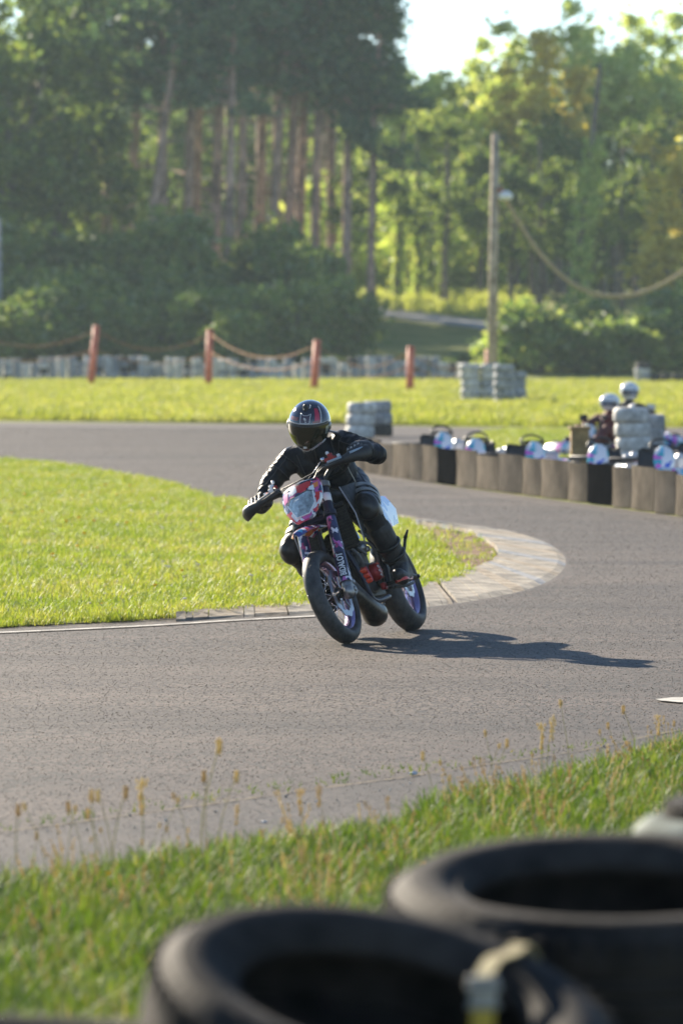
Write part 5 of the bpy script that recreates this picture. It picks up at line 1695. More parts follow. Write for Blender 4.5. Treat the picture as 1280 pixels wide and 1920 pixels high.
# frame, radiators, tank, shrouds, seat
fm_ = MB()
fm_.tube([(.345, 0, .86), (.405, 0, .99)], .036, 14)
for sy in (-1, 1):
    fm_.tube(spline([(.36, sy * .03, .90), (.22, sy * .10, .82), (.02, sy * .135, .70), (-.08, sy * .142, .56), (-.15, sy * .14, .40), (-.14, sy * .12, .28)], 6), .021, 10)
    fm_.tube(spline([(.37, sy * .02, .85), (.30, sy * .06, .62), (.27, sy * .10, .38), (.20, sy * .10, .22), (-.12, sy * .11, .22)], 6), .016, 10)
    fm_.tube([(.0, sy * .10, .74), (-.62, sy * .07, .82)], .013, 8).tube([(-.12, sy * .12, .50), (-.60, sy * .07, .80)], .011, 8)
fm_.build('frame', M['navy'], bike)
for sy in (-1, 1):
    rd = MB().box((.285, sy * .105, .70), (.030, .125, .26))
    for k in range(13):
        rd.box((.302, sy * .105, .585 + .019 * k), (.008, .112, .004))
    rd.tube([(.29, sy * .05, .83), (.29, sy * .16, .83)], .02, 10).tube([(.29, sy * .05, .57), (.29, sy * .16, .57)], .02, 10)
    rd.build('radiator', M['engine_black'], bike, smooth=False)
    sh = MB(); rs = []
    for q in range(9):
        u_ = q / 8
        top = Vector((.26 - .36 * u_, sy * (.165 + .045 * math.sin(u_ * 2.5) - .02 * u_), .935 + .02 * u_))
        bot = Vector((.30 - .30 * u_ ** .8, sy * (.205 - .03 * u_), .565 + .20 * u_ ** .9))
        ring = []
        for j in range(7):
            v_ = j / 6
            p = top.lerp(bot, v_) + Vector((0, sy * .022 * math.sin(math.pi * v_), 0))
            ring.append(p)
        ring += [p - Vector((0, sy * .006, 0)) for p in reversed(ring)]
        rs.append(ring)
    sh.rings(rs).build('shroud', M['engine_black'], bike, auto=50)
    MB().tube([Vector((.262, sy * .165, .938)), Vector((.287, sy * .21, .75)), Vector((.303, sy * .206, .565))], .004, 6).build('shroud_edge', mat('pale_edge', (.42, .40, .42), .4), bike)
MB().rings([[Vector((x, hw * math.cos(a), zc + hh * math.sin(a))) for a in [2 * math.pi * j / 16 for j in range(16)]] for x, hw, zc, hh in ((.30, .05, .90, .05), (.24, .11, .885, .09), (.10, .135, .87, .10), (-.05, .12, .86, .09), (-.14, .09, .85, .06))]).build('fuel_tank', M['engine_black'], bike)
MB().rings([[Vector((x, hw * s_, zc + o_)) for s_, o_ in ((-1, -.03), (-1, 0.0), (-.8, .022), (0, .03), (.8, .022), (1, 0.0), (1, -.03), (0, -.035))] for x, hw, zc in ((.12, .08, .945), (-.02, .11, .915), (-.25, .13, .89), (-.45, .12, .895), (-.64, .09, .925))]).build('seat', M['engine_black'], bike, auto=50)
MB().rings([[Vector((x, hw * s_, zc + o_)) for s_, o_ in ((-1, -.03), (-.9, 0.0), (0, .012), (.9, 0.0), (1, -.03), (0, -.012))] for x, hw, zc in ((-.50, .09, .865), (-.70, .095, .895), (-.86, .075, .905), (-.98, .045, .895))]).build('fender', M['black_plastic'], bike, auto=50)
for sy in (-1, 1):
    rs = []
    for q in range(6):
        u_ = q / 5
        x = -.42 - .40 * u_
        rs.append([Vector((x, sy * (.145 - .02 * u_), .86)), Vector((x - .01, sy * (.168 - .01 * u_), .76)), Vector((x - .02, sy * (.16 - .02 * u_), .63 + .04 * u_)), Vector((x - .02, sy * (.15 - .02 * u_), .63 + .04 * u_)), Vector((x - .01, sy * (.155 - .01 * u_), .76))])
    MB().rings(rs).build('side_panel', M['gfx_tail'], bike, auto=60)

# engine
en = MB().box((.05, 0, .345), (.40, .19, .22)).box((.06, 0, .47), (.26, .17, .12)).tube([(.10, -.10, .36), (.10, .10, .36)], .11, 28).tube([(-.07, -.11, .37), (-.07, .11, .37)], .085, 24)
en.box((.02, 0, .225), (.36, .16, .05)).build('engine', M['engine_black'], bike, bevel=.012)
cyl = MB()
ca = Vector((.45, 0, .89)).normalized(); cx_ = ca.orthogonal()
for k in range(7):
    c0 = Vector((.14, 0, .47)) + ca * (.028 * k)
    cyl.tube([c0, c0 + ca * .012], .082, 20).tube([c0, c0 + ca * .028], .066, 18)
cyl.tube([Vector((.14, 0, .47)) + ca * .19, Vector((.14, 0, .47)) + ca * .235], [.075, .045], 16)
cyl.build('cylinder', M['engine_black'], bike)
# red three-lobed cover by the cylinder, red clutch cover
rc = MB()
rq = Matrix.Rotation(R(24), 3, 'Y') @ Matrix.Rotation(R(14), 3, 'Z')
for k in range(3):
    rc.box(Vector((.262 - .009 * k, .112 + .004 * k, .408 - .034 * k)), (.046, .055, .030), rot=rq)
rc.build('reed_cover', M['orange_plastic'] if False else mat('bright_red_block', (.72, .06, .02), .35, coat=.3), bike, bevel=.007)
MB().box(Vector((.238, .142, .377)), (.042, .010, .098), rot=rq).build('cover_plate', mat('rose_plate', (.48, .06, .10), .4), bike, bevel=.003)
cc_ = MB().lathe([(.0, .152), (.040, .150), (.052, .142), (.057, .125), (.057, .100)], 30, (.005, 0, .385), 'Y', closed=False)
for k in range(6):
    a = 2 * math.pi * k / 6
    cc_.tube([(.005 + .049 * math.cos(a), .140, .385 + .049 * math.sin(a)), (.005 + .049 * math.cos(a), .153, .385 + .049 * math.sin(a))], .005, 8)
cc_o = cc_.build('clutch_cover', M['red_alu'], bike, auto=40)
dk = MB()
for k in range(3):
    dk.box((.035 - .004 * k, .1525, .415 - .028 * k), (.022, .003, .006), rot=Matrix.Rotation(R(20), 3, 'Y')).box((.022 - .004 * k, .1525, .408 - .028 * k), (.006, .003, .014), rot=Matrix.Rotation(R(20), 3, 'Y'))
dk.build('cover_mark', M['white_plastic'], cc_o, smooth=False)
MB().box((-.02, .135, .285), (.10, .03, .045)).build('gearbox_cover', M['red_alu'], bike, bevel=.008)
tk = MB()
for k in range(7):
    tk.box((-.118 - .008 * k, .168, .50 - .030 * k), (.004, .003, .016), rot=Matrix.Rotation(R(-18), 3, 'Y'))
tk.build('frame_mark', M['rubber_grey'], bike, smooth=False)
hs = MB()
for pts in ([(.20, .06, .64), (.26, .13, .56), (.18, .15, .50), (.10, .12, .52)], [(.16, .10, .60), (.08, .16, .56), (.0, .16, .50), (-.04, .14, .42)], [(.29, .10, .57), (.30, .14, .50), (.26, .13, .43), (.2, .1, .40)], [(.05, .12, .66), (.02, .17, .58), (-.06, .17, .54), (-.1, .13, .5)]):
    hs.tube(spline(pts, 6), .009, 8)
hs.build('coolant_hose', M['rubber_grey'] if False else mat('hose_grey', (.10, .10, .105), .4), bike)
MB().tube([(.14, .10, .56), (.16, .15, .54)], .028, 14).tube([(.05, .09, .54), (.10, .15, .53)], .02, 12).build('carburettor', M['alu'], bike)
# expansion exhaust bulging under the engine
px_ = spline([(.21, -.02, .50), (.32, .0, .47), (.385, .03, .40), (.375, .06, .30), (.31, .075, .205), (.22, .070, .150), (.12, .055, .135), (.02, .03, .16), (-.10, -.05, .20), (-.25, -.13, .40), (-.45, -.16, .62), (-.70, -.15, .72)], 6)
rad = []
for i in range(len(px_)):
    q = i / (len(px_) - 1)
    rad.append(float(np.interp(q, [0, .12, .25, .38, .50, .58, .66, .75, .85, 1], [.024, .030, .040, .058, .078, .074, .050, .034, .032, .040])))
MB().tube(px_, rad, 20).build('exhaust', M['exhaust'], bike)
# swingarm, chain, pegs, levers
sw = MB()
for sy in (-1, 1):
    sw.tube(spline([(-.12, sy * .10, .40), (-.30, sy * .125, .385), (-.55, sy * .125, .345), (-.83, sy * .115, .31)], 5), [.034] * 6 + [.030] * 5 + [.026] * 5, 10, flat=.7)
sw.tube([(-.13, -.13, .40), (-.13, .13, .40)], .03, 12).tube([(-.28, -.11, .385), (-.28, .11, .385)], .025, 10).tube([(-.82, -.14, .31), (-.82, .15, .31)], .013, 10)
sw.build('swingarm', M['engine_black'], bike)
sp_ = MB().lathe([(.030, -.078), (.098, -.078), (.103, -.081), (.098, -.084), (.030, -.084)], 44, (-.82, 0, .31), 'Y')
sp_.build('sprocket', M['red_alu'], bike, smooth=False)
ch = MB()
for z0, z1 in ((.45, .405), (.34, .215)):
    ch.tube([(-.05, -.082, z0 - .04), (-.82, -.082, z1)], .008, 6)
ch.build('chain', M['dull_metal'], bike)
for sy in (-1, 1):
    pg = MB().box((-.02, sy * .215, .285), (.055, .10, .020)).tube([(-.05, sy * .12, .30), (-.02, sy * .18, .287)], .014, 8)
    for k in range(5):
        pg.box((-.02, sy * (.18 + .018 * k), .298), (.05, .004, .012))
    pg.build('footpeg', M['engine_black'], bike, smooth=False)
MB().tube(spline([(.0, .165, .27), (.10, .19, .255), (.19, .215, .25), (.20, .245, .25)], 5), .009, 8).build('gear_lever', M['engine_black'], bike)
MB().tube(spline([(-.08, .17, .26), (-.22, .215, .25), (-.36, .22, .26)], 5), .010, 8).build('brake_linkage', M['engine_black'], bike)
MB().tube(spline([(-.24, .235, .40), (-.29, .262, .47), (-.31, .285, .53)], 4), [.013] * 4 + [.010] * 5, 10).tube([(-.31, .285, .53), (-.33, .315, .575)], [.013, .006], 8).build('kick_lever', M['engine_black'], bike)
MB().box((.10, 0, .185), (.34, .17, .012)).build('skid_plate', M['engine_black'], bike, bevel=.004)
rcal = MB().box((-.66, .085, .335), (.09, .045, .06)).build('brake_caliper', M['engine_black'], bike, bevel=.008)

# ================================================================== RIDER
M['leather'] = mat('black_leather', (0.007, 0.008, 0.011), 0.46, var=0.3, nscale=12, c2=(.013, .014, .018), bump=0.35, bscale=55, bdist=.006, spec=.22)
M['leather_dull'] = mat('scuffed_boot_leather', (0.011, 0.011, 0.013), 0.55, var=0.4, nscale=14, c2=(.026, .025, .025), bump=0.3, bscale=70)
M['guard_grey'] = mat('grey_armour_rubber', (0.19, 0.185, 0.175), 0.4, var=0.3, nscale=9, c2=(.30, .29, .27))
M['guard_black'] = mat('black_armour_plastic', (0.013, 0.0125, 0.0125), 0.38, var=.3, nscale=9)
M['stitch'] = mat('pale_piping', (.50, .47, .42), .6)
M['glove'] = mat('glove_leather', (0.020, 0.019, 0.020), 0.5, var=.3, nscale=30, bump=.3, bscale=150, bdist=.003)
M['knuckle'] = mat('pale_knuckle_panel', (.36, .34, .31), .5, var=.3, nscale=40)
M['helmet'] = mat('gloss_black_helmet', (0.013, 0.016, 0.030), 0.10, coat=1.0, var=.2, nscale=6)
M['helmet_trim'] = mat('pale_helmet_line', (.62, .60, .60), .3)
M['helmet_red'] = mat('crimson_helmet_panel', (.45, .012, .045), .2, coat=.8)
M['helmet_rust'] = mat('rust_helmet_panel', (.24, .055, .025), .25, coat=.8)
M['visor'] = mat('dark_olive_visor', (0.022, 0.023, 0.008), 0.05, metal=.35, coat=1.0)

person = thing('person', 'person in black leathers and black full-face helmet leaning on the supermoto through the bend', 'person')
person.matrix_world = BM


def remesh(mb, name, mt, parent, vox, smooth_it=6, wrinkle=0.0, wscale=.06, xf=None):
    me = bpy.data.meshes.new(name)
    me.from_pydata([tuple(xf(Vector(p))) if xf else p for p in mb.v], [], mb.f)
    bm = bmesh.new(); bm.from_mesh(me); bmesh.ops.recalc_face_normals(bm, faces=bm.faces[:]); bm.to_mesh(me); bm.free()
    me.materials.append(mt)
    o = bpy.data.objects.new(name, me); COL.objects.link(o); o.parent = parent
    md = o.modifiers.new('skin', 'REMESH'); md.mode = 'VOXEL'; md.voxel_size = vox; md.use_smooth_shade = True
    ms = o.modifiers.new('soft', 'SMOOTH'); ms.factor = .5; ms.iterations = smooth_it
    if wrinkle > 0:
        tx = bpy.data.textures.new(name + '_folds', 'CLOUDS'); tx.noise_scale = wscale; tx.noise_depth = 2
        dm_ = o.modifiers.new('folds', 'DISPLACE'); dm_.texture = tx; dm_.strength = wrinkle; dm_.mid_level = .5; dm_.texture_coords = 'LOCAL'
    bpy.context.view_layer.update()
    ev = o.evaluated_get(bpy.context.evaluated_depsgraph_get())
    m2 = bpy.data.meshes.new_from_object(ev)
    m2.polygons.foreach_set('use_smooth', [True] * len(m2.polygons))
    o.modifiers.clear(); o.data = m2
    if not m2.materials: m2.materials.append(mt)
    return o


SHL, SHR = Vector((.01, .215, 1.205)), Vector((.00, -.130, 1.228))
ELL, ELR = Vector((.12, .425, 1.045)), Vector((.05, -.300, 1.135))
WRL, WRR = Vector((.245, .372, 1.088)), Vector((.235, -.365, 1.058))
HPL, HPR = Vector((-.28, .10, .955)), Vector((-.28, -.08, .955))
KNL, KNR = Vector((.12, .245, .765)), Vector((.12, -.287, .690))
ANL, ANR = Vector((-.12, .243, .375)), Vector((-.14, -.235, .375))
bd = MB()
bd.ball((-.30, .015, .985), (.155, .178, .135), 22, 14)
bd.ball((-.15, .03, 1.06), (.155, .170, .145), 22, 14).ball((-.03, .048, 1.145), (.130, .185, .130), 22, 14)
bd.capsule(SHL + Vector((-.02, -.03, 0)), SHR + Vector((-.02, .03, 0)), .078, .078)
bd.capsule((-.10, .04, 1.10), (.02, .05, 1.21), .13, .10)
bd.capsule((.01, .05, 1.24), (.10, .085, 1.315), .070, .062)


def limb(a, m_, b, ra, rm1, rm2, rb):
    bd.capsule(a, m_, ra, rm1, 18); bd.capsule(m_, b, rm2, rb, 18)


limb(SHL, ELL, ST(WRL), .076, .062, .062, .044)
limb(SHR, ELR, ST(WRR), .074, .058, .058, .042)
limb(HPL, KNL, ANL, .110, .078, .074, .052)
limb(HPR, KNR, ANR, .108, .078, .074, .052)


def folds(a, b, ra, rb, n, amp, t0=.1, t1=.95, seed=1):
    """gathered leather: raised rings round a limb."""
    r = random.Random(seed)
    a, b = Vector(a), Vector(b); t = (b - a).normalized(); x = t.orthogonal().normalized(); y = t.cross(x)
    for k in range(n):
        q = t0 + (t1 - t0) * (k + r.uniform(-.25, .25)) / max(1, n - 1)
        c = a.lerp(b, q); r_ = ra + (rb - ra) * q
        tl_ = Vector((r.uniform(-.5, .5), r.uniform(-.5, .5), r.uniform(-.5, .5)))
        tt = (t + tl_ * .5).normalized(); x2 = tt.orthogonal().normalized(); y2 = tt.cross(x2)
        bd.tube([c + (x2 * math.cos(w_) + y2 * math.sin(w_)) * (r_ - .002 + amp * r.uniform(.4, 1.0)) for w_ in [2 * math.pi * j / 20 for j in range(20)]], .0075, 6, closed=True)


folds(SHR, ELR, .074, .058, 6, .006, .15, .95, 1)
folds(ELR, ST(WRR), .058, .042, 8, .006, .05, .95, 2)
folds(ELL, ST(WRL), .062, .044, 4, .004, .1, .9, 3)
folds(SHL, ELL, .076, .062, 4, .003, .3, .95, 4)
folds(HPL, KNL, .110, .078, 3, .003, .5, .85, 5)
folds(HPR, KNR, .108, .078, 3, .003, .5, .85, 6)
folds((-.14, .03, 1.05), (-.02, .045, 1.15), .165, .165, 2, .003, .2, .9, 7)
body = remesh(bd, 'body', M['leather'], person, .0085, 3, .010, .05)
# jacket front zip, collar, shoulder panel, hem
fr_ = []
zip_ = MB().tube(spline([(.115, .075, 1.275), (.125, .06, 1.21), (.105, .045, 1.12), (.03, .035, 1.02)], 6), .0035, 6)
zip_.build('zip', M['guard_black'], person)
MB().lathe([(.066, -.012), (.072, .0), (.070, .030), (.062, .034), (.060, .0)], 28).build('collar', M['guard_black'], person, xf=lambda p: Vector((.055, .068, 1.275)) + Matrix.Rotation(R(38), 3, 'Y') @ p)
cf = MB()
for s_, a in ((1, (.18, .19, 1.03)), ):
    cf.tube(spline([(.02, .195, 1.05), (.045, .205, 1.01), (.04, .21, .965), (.02, .205, .945)], 5), .003, 6)
cf.build('hem_piping', M['stitch'], person)


# seams and panels of the suit, laid on its surface
from mathutils.bvhtree import BVHTree
bvh = BVHTree.FromPolygons([v.co[:] for v in body.data.vertices], [p.vertices[:] for p in body.data.polygons])
M['seam'] = mat('suit_seam', (.030, .031, .036), .6)


def on_body(p, off=.002):
    q, nn, _, _ = bvh.find_nearest(Vector(p))
    return q + nn * off


def seam(pts, r_=.0028, name='seam', mt_=None):
    return MB().tube([on_body(p) for p in spline(pts, 9)], r_, 6).build(name, mt_ or M['seam'], body)


for yy0, yy1 in ((-.075, -.06), (.165, .150)):
    pp_ = []
    for k in range(16):
        q_ = bvh.ray_cast(Vector((.5, yy0 + (yy1 - yy0) * k / 15, 1.235 - .23 * k / 15)), Vector((-1, 0, 0)))[0]
        if q_ is not None: pp_.append(q_ + Vector((.002, 0, 0)))
    MB().tube(pp_, .0028, 6).build('seam', M['seam'], body)
for sh_, el_, wr_, sy in ((SHL, ELL, ST(WRL), 1), (SHR, ELR, ST(WRR), -1)):
    seam([sh_ + Vector((.10, 0, .02)), sh_.lerp(el_, .5) + Vector((.10, 0, .02)), el_ + Vector((.10, 0, .0)), el_.lerp(wr_, .5) + Vector((.05, sy * .05, .03)), wr_ + Vector((.0, sy * .05, .05))])
    seam([sh_ + Vector((.02, 0, .10)), sh_.lerp(el_, .5) + Vector((0, sy * .05, .10)), el_ + Vector((0, sy * .05, .08))])
    ax_ = (el_ - sh_).normalized(); x_ = ax_.orthogonal().normalized(); y_ = ax_.cross(x_)
    for t_ in (.12, .52):
        c_ = sh_.lerp(el_, t_)
        seam([c_ + (x_ * math.cos(a_) + y_ * math.sin(a_)) * .10 for a_ in [k * .7 for k in range(10)]])
    # shoulder cup
    cup = MB(); rs = []
    for k in range(7):
        c_ = sh_.lerp(el_, -.12 + .42 * k / 6)
        rs.append([on_body(c_ + (Vector((0, 0, 1)) * math.cos(a_) + Vector((1, 0, 0)) * math.sin(a_)) * .14, .006 - .004 * abs(k - 3) / 3) for a_ in [R(-50 + 100 * j / 8) for j in range(9)]])
    vs_ = [p for r__ in rs for p in r__]; fs_ = [(i * 9 + j, i * 9 + j + 1, i * 9 + j + 10, i * 9 + j + 9) for i in range(6) for j in range(8)]
    MB().add(vs_, fs_).build('shoulder_panel', M['guard_black'], body)
for hp_, kn_, an_, sy in ((HPL, KNL, ANL, 1), (HPR, KNR, ANR, -1)):
    seam([hp_ + Vector((.05, sy * .10, .10)), hp_.lerp(kn_, .5) + Vector((.02, sy * .10, .10)), kn_ + Vector((0, sy * .08, .08))])
    seam([kn_ + Vector((.0, sy * .10, -.05)), kn_.lerp(an_, .5) + Vector((.02, sy * .10, 0)), an_ + Vector((.02, sy * .08, 0))])


# knee armour
def knee(kn, hp, an, sy, label):
    up = (hp - kn).normalized(); dn = (an - kn).normalized()
    fwd = -((up + dn).normalized())
    side = up.cross(dn).normalized()
    m_ = MB()
    rot = Matrix((side, fwd, (side.cross(fwd)))).transposed()
    g_ = MB().ball(kn + fwd * .030, (.080, .066, .094), 22, 14, rot=rot)
    g_.ball(kn + fwd * .056, (.054, .052, .064), 18, 12, rot=rot)
    o = remesh(g_, 'knee_guard', M['guard_black'], person, .005, 3)
    o['label'] = label
    # upper bands over the thigh end
    for k, (q, r_, mt_) in enumerate(((.20, .098, 'guard_grey'), (.36, .108, 'guard_grey'), (.08, .088, 'guard_black'))):
        c = kn.lerp(hp, q)
        x = (fwd - up * fwd.dot(up)).normalized(); y = up.cross(x)
        rs = []
        for j in range(21):
            a = R(-115 + 230 * j / 20)
            d_ = x * math.cos(a) + y * math.sin(a)
            wv = .030 * math.cos(a * .6)
            rs.append([c + d_ * r_ - up * wv, c + d_ * (r_ + .008), c + d_ * r_ + up * wv, c + d_ * (r_ - .012)])
        MB().rings(rs).build('thigh_band', M[mt_], o, auto=60)
    # outer knee puck
    out = Vector((0, sy, 0)) - up * up.y * sy; out.normalize()
    MB().ball(kn + out * .058 + fwd * .01 - dn * -.03, (.052, .022, .066), 18, 10, rot=Matrix((dn.cross(out), out, dn)).transposed()).build('knee_slider', M['guard_grey'], o)
    return o


knee(KNL, HPL, ANL, 1, 'left knee guard with pale grey thigh bands')
knee(KNR, HPR, ANR, -1, 'right knee guard hanging out low towards the grass')


# boots
def boot(kn, an, sy, toe):
    b_ = MB()
    sh = an.lerp(kn, .62)
    b_.capsule(sh, an + Vector((0, 0, .02)), .078, .063, 18)
    heel = an + Vector((-.055, 0, -.06)); ball_ = an.lerp(toe, .62) + Vector((0, 0, -.045))
    b_.capsule(an + Vector((0, 0, -.02)), heel, .062, .050, 16).capsule(heel, ball_, .049, .048, 16).capsule(an, ball_, .060, .048, 16).capsule(ball_, toe, .050, .039, 16)
    o = remesh(b_, 'boot', M['leather_dull'], person, .0055, 4, .004, .03)
    # strap and buckle
    ax = (kn - an).normalized(); x = ax.orthogonal().normalized(); y = ax.cross(x)
    for q, rr in ((.18, .074), (.36, .079)):
        c = an.lerp(kn, q)
        MB().tube([c + (x * math.cos(w_) + y * math.sin(w_)) * rr for w_ in [2 * math.pi * j / 24 for j in range(24)]], .006, 6, closed=True, flat=2.2, up=ax).build('boot_strap', M['guard_black'], o)
    # sole and coloured toe plate
    d_ = (toe - heel); d_.z = 0; d_.normalize(); s_ = Vector((-d_.y, d_.x, 0))
    rs = []
    for q, w_ in ((0, .030), (.15, .040), (.45, .036), (.75, .044), (.95, .036), (1.05, .018)):
        c = heel.lerp(toe, q) + Vector((0, 0, -.038))
        rs.append([c - s_ * w_ - Vector((0, 0, .008)), c + s_ * w_ - Vector((0, 0, .008)), c + s_ * w_ + Vector((0, 0, .010)), c - s_ * w_ + Vector((0, 0, .010))])
    MB().rings(rs).build('boot_sole', M['red_plastic'] if sy > 0 else M['black_plastic'], o, auto=50)
    rs = []
    for q, w_ in ((-.06, .022), (.04, .040), (.16, .044)):
        c = heel.lerp(toe, q) + Vector((0, 0, -.026))
        rs.append([c - s_ * w_ - Vector((0, 0, .014)), c + s_ * w_ - Vector((0, 0, .014)), c + s_ * w_ * .95 + Vector((0, 0, .022)), c - s_ * w_ * .95 + Vector((0, 0, .022))])
    MB().rings(rs).build('heel_plate', M['white_plastic'], o, auto=50)
    return o


boot(KNL, ANL, 1, Vector((.055, .262, .318)))
boot(KNR, ANR, -1, Vector((.03, -.25, .318)))


# gloves: palm, four bent fingers of different lengths, thumb round the grip
def glove(sy, wr):
    g_ = MB()
    gy = lambda d: sy * (.365 + d)
    ctr = Vector((.293, gy(0), 1.064))          # grip centre
    base = MB()
    kn_ = [Vector((.283, gy(d), 1.064 + .046 + h)) for d, h in ((-.040, -.002), (-.014, .003), (.012, .002), (.036, -.004))]
    g_.capsule(wr, wr.lerp(kn_[1], .45), .040, .037, 16)
    for k in kn_:
        g_.capsule(wr.lerp(k, .35) + Vector((0, 0, .002)), k, .026, .0165, 12)
    Ls = (.92, 1.04, 1.0, .80)
    kp = []
    for k, L in zip(kn_, Ls):
        c = Vector((.293, k.y, 1.064 - .006))
        a0, seg = R(100), []
        for j in range(4):
            a = a0 - R(62) * j * L
            r_ = .043 - .004 * j
            seg.append(c + Vector((r_ * math.cos(a), 0, r_ * math.sin(a))))
        seg[0] = k
        for j in range(3):
            g_.capsule(seg[j], seg[j + 1], .0145 - .0014 * j, .0135 - .0014 * j, 10)
        kp.append((seg[0].lerp(seg[1], .55), (seg[1] - seg[0]).normalized()))
        kp.append((seg[1].lerp(seg[2], .5), (seg[2] - seg[1]).normalized()))
    tb = [wr.lerp(kn_[0], .45) + Vector((0, -sy * .022, -.012)), Vector((.276, gy(-.072), 1.045)), Vector((.304, gy(-.080), 1.030)), Vector((.322, gy(-.070), 1.038))]
    for j in range(3):
        g_.capsule(tb[j], tb[j + 1], .018 - .002 * j, .016 - .002 * j, 10)
    g_.capsule(wr, wr + (wr - (ELL if sy > 0 else ELR)).normalized() * -.055, .050, .053, 16)
    o = remesh(g_, 'glove', M['glove'], person, .0032, 3, 0, xf=lambda p: ST(p))
    pads = MB()
    for p, d in kp:
        up = Vector((d.z, 0, -d.x)) if True else d
        if up.x < 0 and up.z < 0: up = -up
        up = (p - Vector((.293, p.y, 1.058))).normalized()
        q = Matrix((d, Vector((0, 1, 0)), up)).transposed()
        pads.ball(p + up * .0105, (.0125, .0085, .006), 10, 7, rot=q)
    pads.build('knuckle_panel', M['knuckle'], o, xf=ST)
    return o


glove(1, WRL); glove(-1, WRR)

# helmet
HC = Vector((.195, .112, 1.372))
Mi = BM.to_3x3().inverted()
hf = Vector((-.20, -.915, -.36)).normalized()
hu = Vector((.03, 0, 1.0)); hl = hu.cross(hf).normalized(); hu = hf.cross(hl).normalized()
HR = Mi @ Matrix((hf, hl, hu)).transposed()


def helm(az, el, s=1.0):
    a, e = R(az), R(el)
    d = Vector((math.cos(e) * math.cos(a), math.cos(e) * math.sin(a), math.sin(e)))
    p = Vector((.146 * d.x, .124 * d.y, .140 * d.z))
    if el < 0:
        q = min(1, -el / 45)
        p.x += .034 * max(0, math.cos(a)) ** 1.5 * q
        p.y *= 1 - .05 * q
        p.z *= 1.04
    if p.x < 0: p.x *= 1.04
    return p * s * 1.05


hx_ = lambda p: HC + HR @ Vector(p)
hs_ = MB(); rs = []
EL = [-66, -62, -54, -44, -34, -24, -14, -4, 6, 16, 26, 36, 46, 56, 66, 76, 84, 89]
for el in EL:
    rs.append([helm(360 * j / 48, el) for j in range(48)])
rs.insert(0, [helm(360 * j / 48, -60, .90) for j in range(48)])
rs.insert(0, [helm(360 * j / 48, -30, .86) for j in range(48)])
hs_.rings(rs, caps=True)
helmet = hs_.build('helmet', M['helmet'], person, xf=hx_)
helmet['label'] = 'gloss black full-face helmet with crimson stripe and pale lines'


def hpatch(name, f_, na, ne, mt_, off, th=.004, par=None):
    """a shell piece lying on the helmet; f_(s, t) gives azimuth and elevation."""
    vs, fs = [], []
    for lay, o_ in ((0, off), (1, off - th / .14)):
        for i in range(na + 1):
            for j in range(ne + 1):
                az, el = f_(i / na, j / ne)
                vs.append(helm(az, el, 1 + o_))
    k = ne + 1; o2 = (na + 1) * k
    for i in range(na):
        for j in range(ne):
            q = (i * k + j, i * k + j + 1, (i + 1) * k + j + 1, (i + 1) * k + j)
            fs.append(q); fs.append(tuple(o2 + z for z in reversed(q)))
    edge = [i * k for i in range(na + 1)] + [na * k + j for j in range(1, k)] + [i * k + ne for i in range(na - 1, -1, -1)] + [j for j in range(ne - 1, 0, -1)]
    for a, b in zip(edge, edge[1:] + edge[:1]):
        fs.append((a, b, o2 + b, o2 + a))
    return MB().add(vs, fs).build(name, mt_, par or helmet, xf=hx_, auto=50)


def vis(s, t):
    az = -76 + 152 * s
    c = math.cos(R(az * 1.05)) if abs(az) < 85 else 0
    lo, hi = -10 - 30 * max(0, c) ** .7, 8 + 6 * max(0, c)
    return az, lo + (hi - lo) * t


visor = hpatch('visor', vis, 40, 14, M['visor'], .022, .004)
hpatch('visor_band', lambda s, t: (-76 + 152 * s, 9.5 + 6 * max(0, math.cos(R((-76 + 152 * s) * 1.05))) + 5 * t), 36, 3, M['black_plastic'], .020)


def hline(pts, r_=.0021, off=.012, mt_=None, name='helmet_line'):
    pp = []
    for (a, b), (c, d) in zip(pts[:-1], pts[1:]):
        for j in range(6): pp.append(helm(a + (c - a) * j / 6, b + (d - b) * j / 6, 1 + off))
    pp.append(helm(*pts[-1], 1 + off))
    MB().tube(pp, r_, 6).build(name, mt_ or M['helmet_trim'], helmet, xf=hx_)


hline([(az, 15.5 + 6 * math.cos(R(az * 1.05))) for az in range(-78, 79, 12)], .0022, .024)
hline([(-17, 47), (-15, 36), (-13, 23), (14, 23), (17, 36), (22, 46)], .0022, .018)
hline([(-17, 47), (-6, 42), (8, 42), (18, 45)], .0018, .018)
hpatch('vent_panel', lambda s, t: (-13 + 27 * s + (s - .5) * 5 * t, 24 + 20 * t), 6, 6, mat('dark_plum_panel', (.055, .030, .050), .25, coat=.6), .012)
for s0 in ((0, 33, .013), (3, 26.5, .007)):
    MB().ball(helm(s0[0], s0[1], 1.02), (s0[2] * .5, s0[2] * .55, s0[2] * .9), 8, 6, rot=Matrix.Rotation(R(38), 3, 'X')).build('helmet_badge', M['helmet_trim'], helmet, xf=hx_)
hpatch('helmet_panel', lambda s, t: (30 + 16 * s + 12 * t, 26 + 34 * t - 4 * s), 5, 8, M['helmet_red'], .008)
hline([(48, 20), (56, 34), (66, 50), (74, 60)], .0034, .010)
hpatch('helmet_panel', lambda s, t: (-58 + 34 * s, 24 + 9 * t + 3 * s), 6, 4, M['helmet_rust'], .008)
hpatch('helmet_panel', lambda s, t: (24 + 26 * s, 21 + 6 * t), 6, 3, M['helmet_rust'], .008)
MB().ball(helm(-4, 63, 1.0), (.014, .020, .028), 14, 9).ball(helm(-4, 57, 1.02), (.008, .012, .010), 10, 7).build('crown_vent', M['black_plastic'], helmet, xf=hx_)
hline([(20, 62), (30, 72)], .003, .008); hline([(2, 66), (16, 62)], .0018, .012)
hline([(-22, -49), (-12, -60), (0, -63), (12, -60), (20, -47)], .0022, .012)
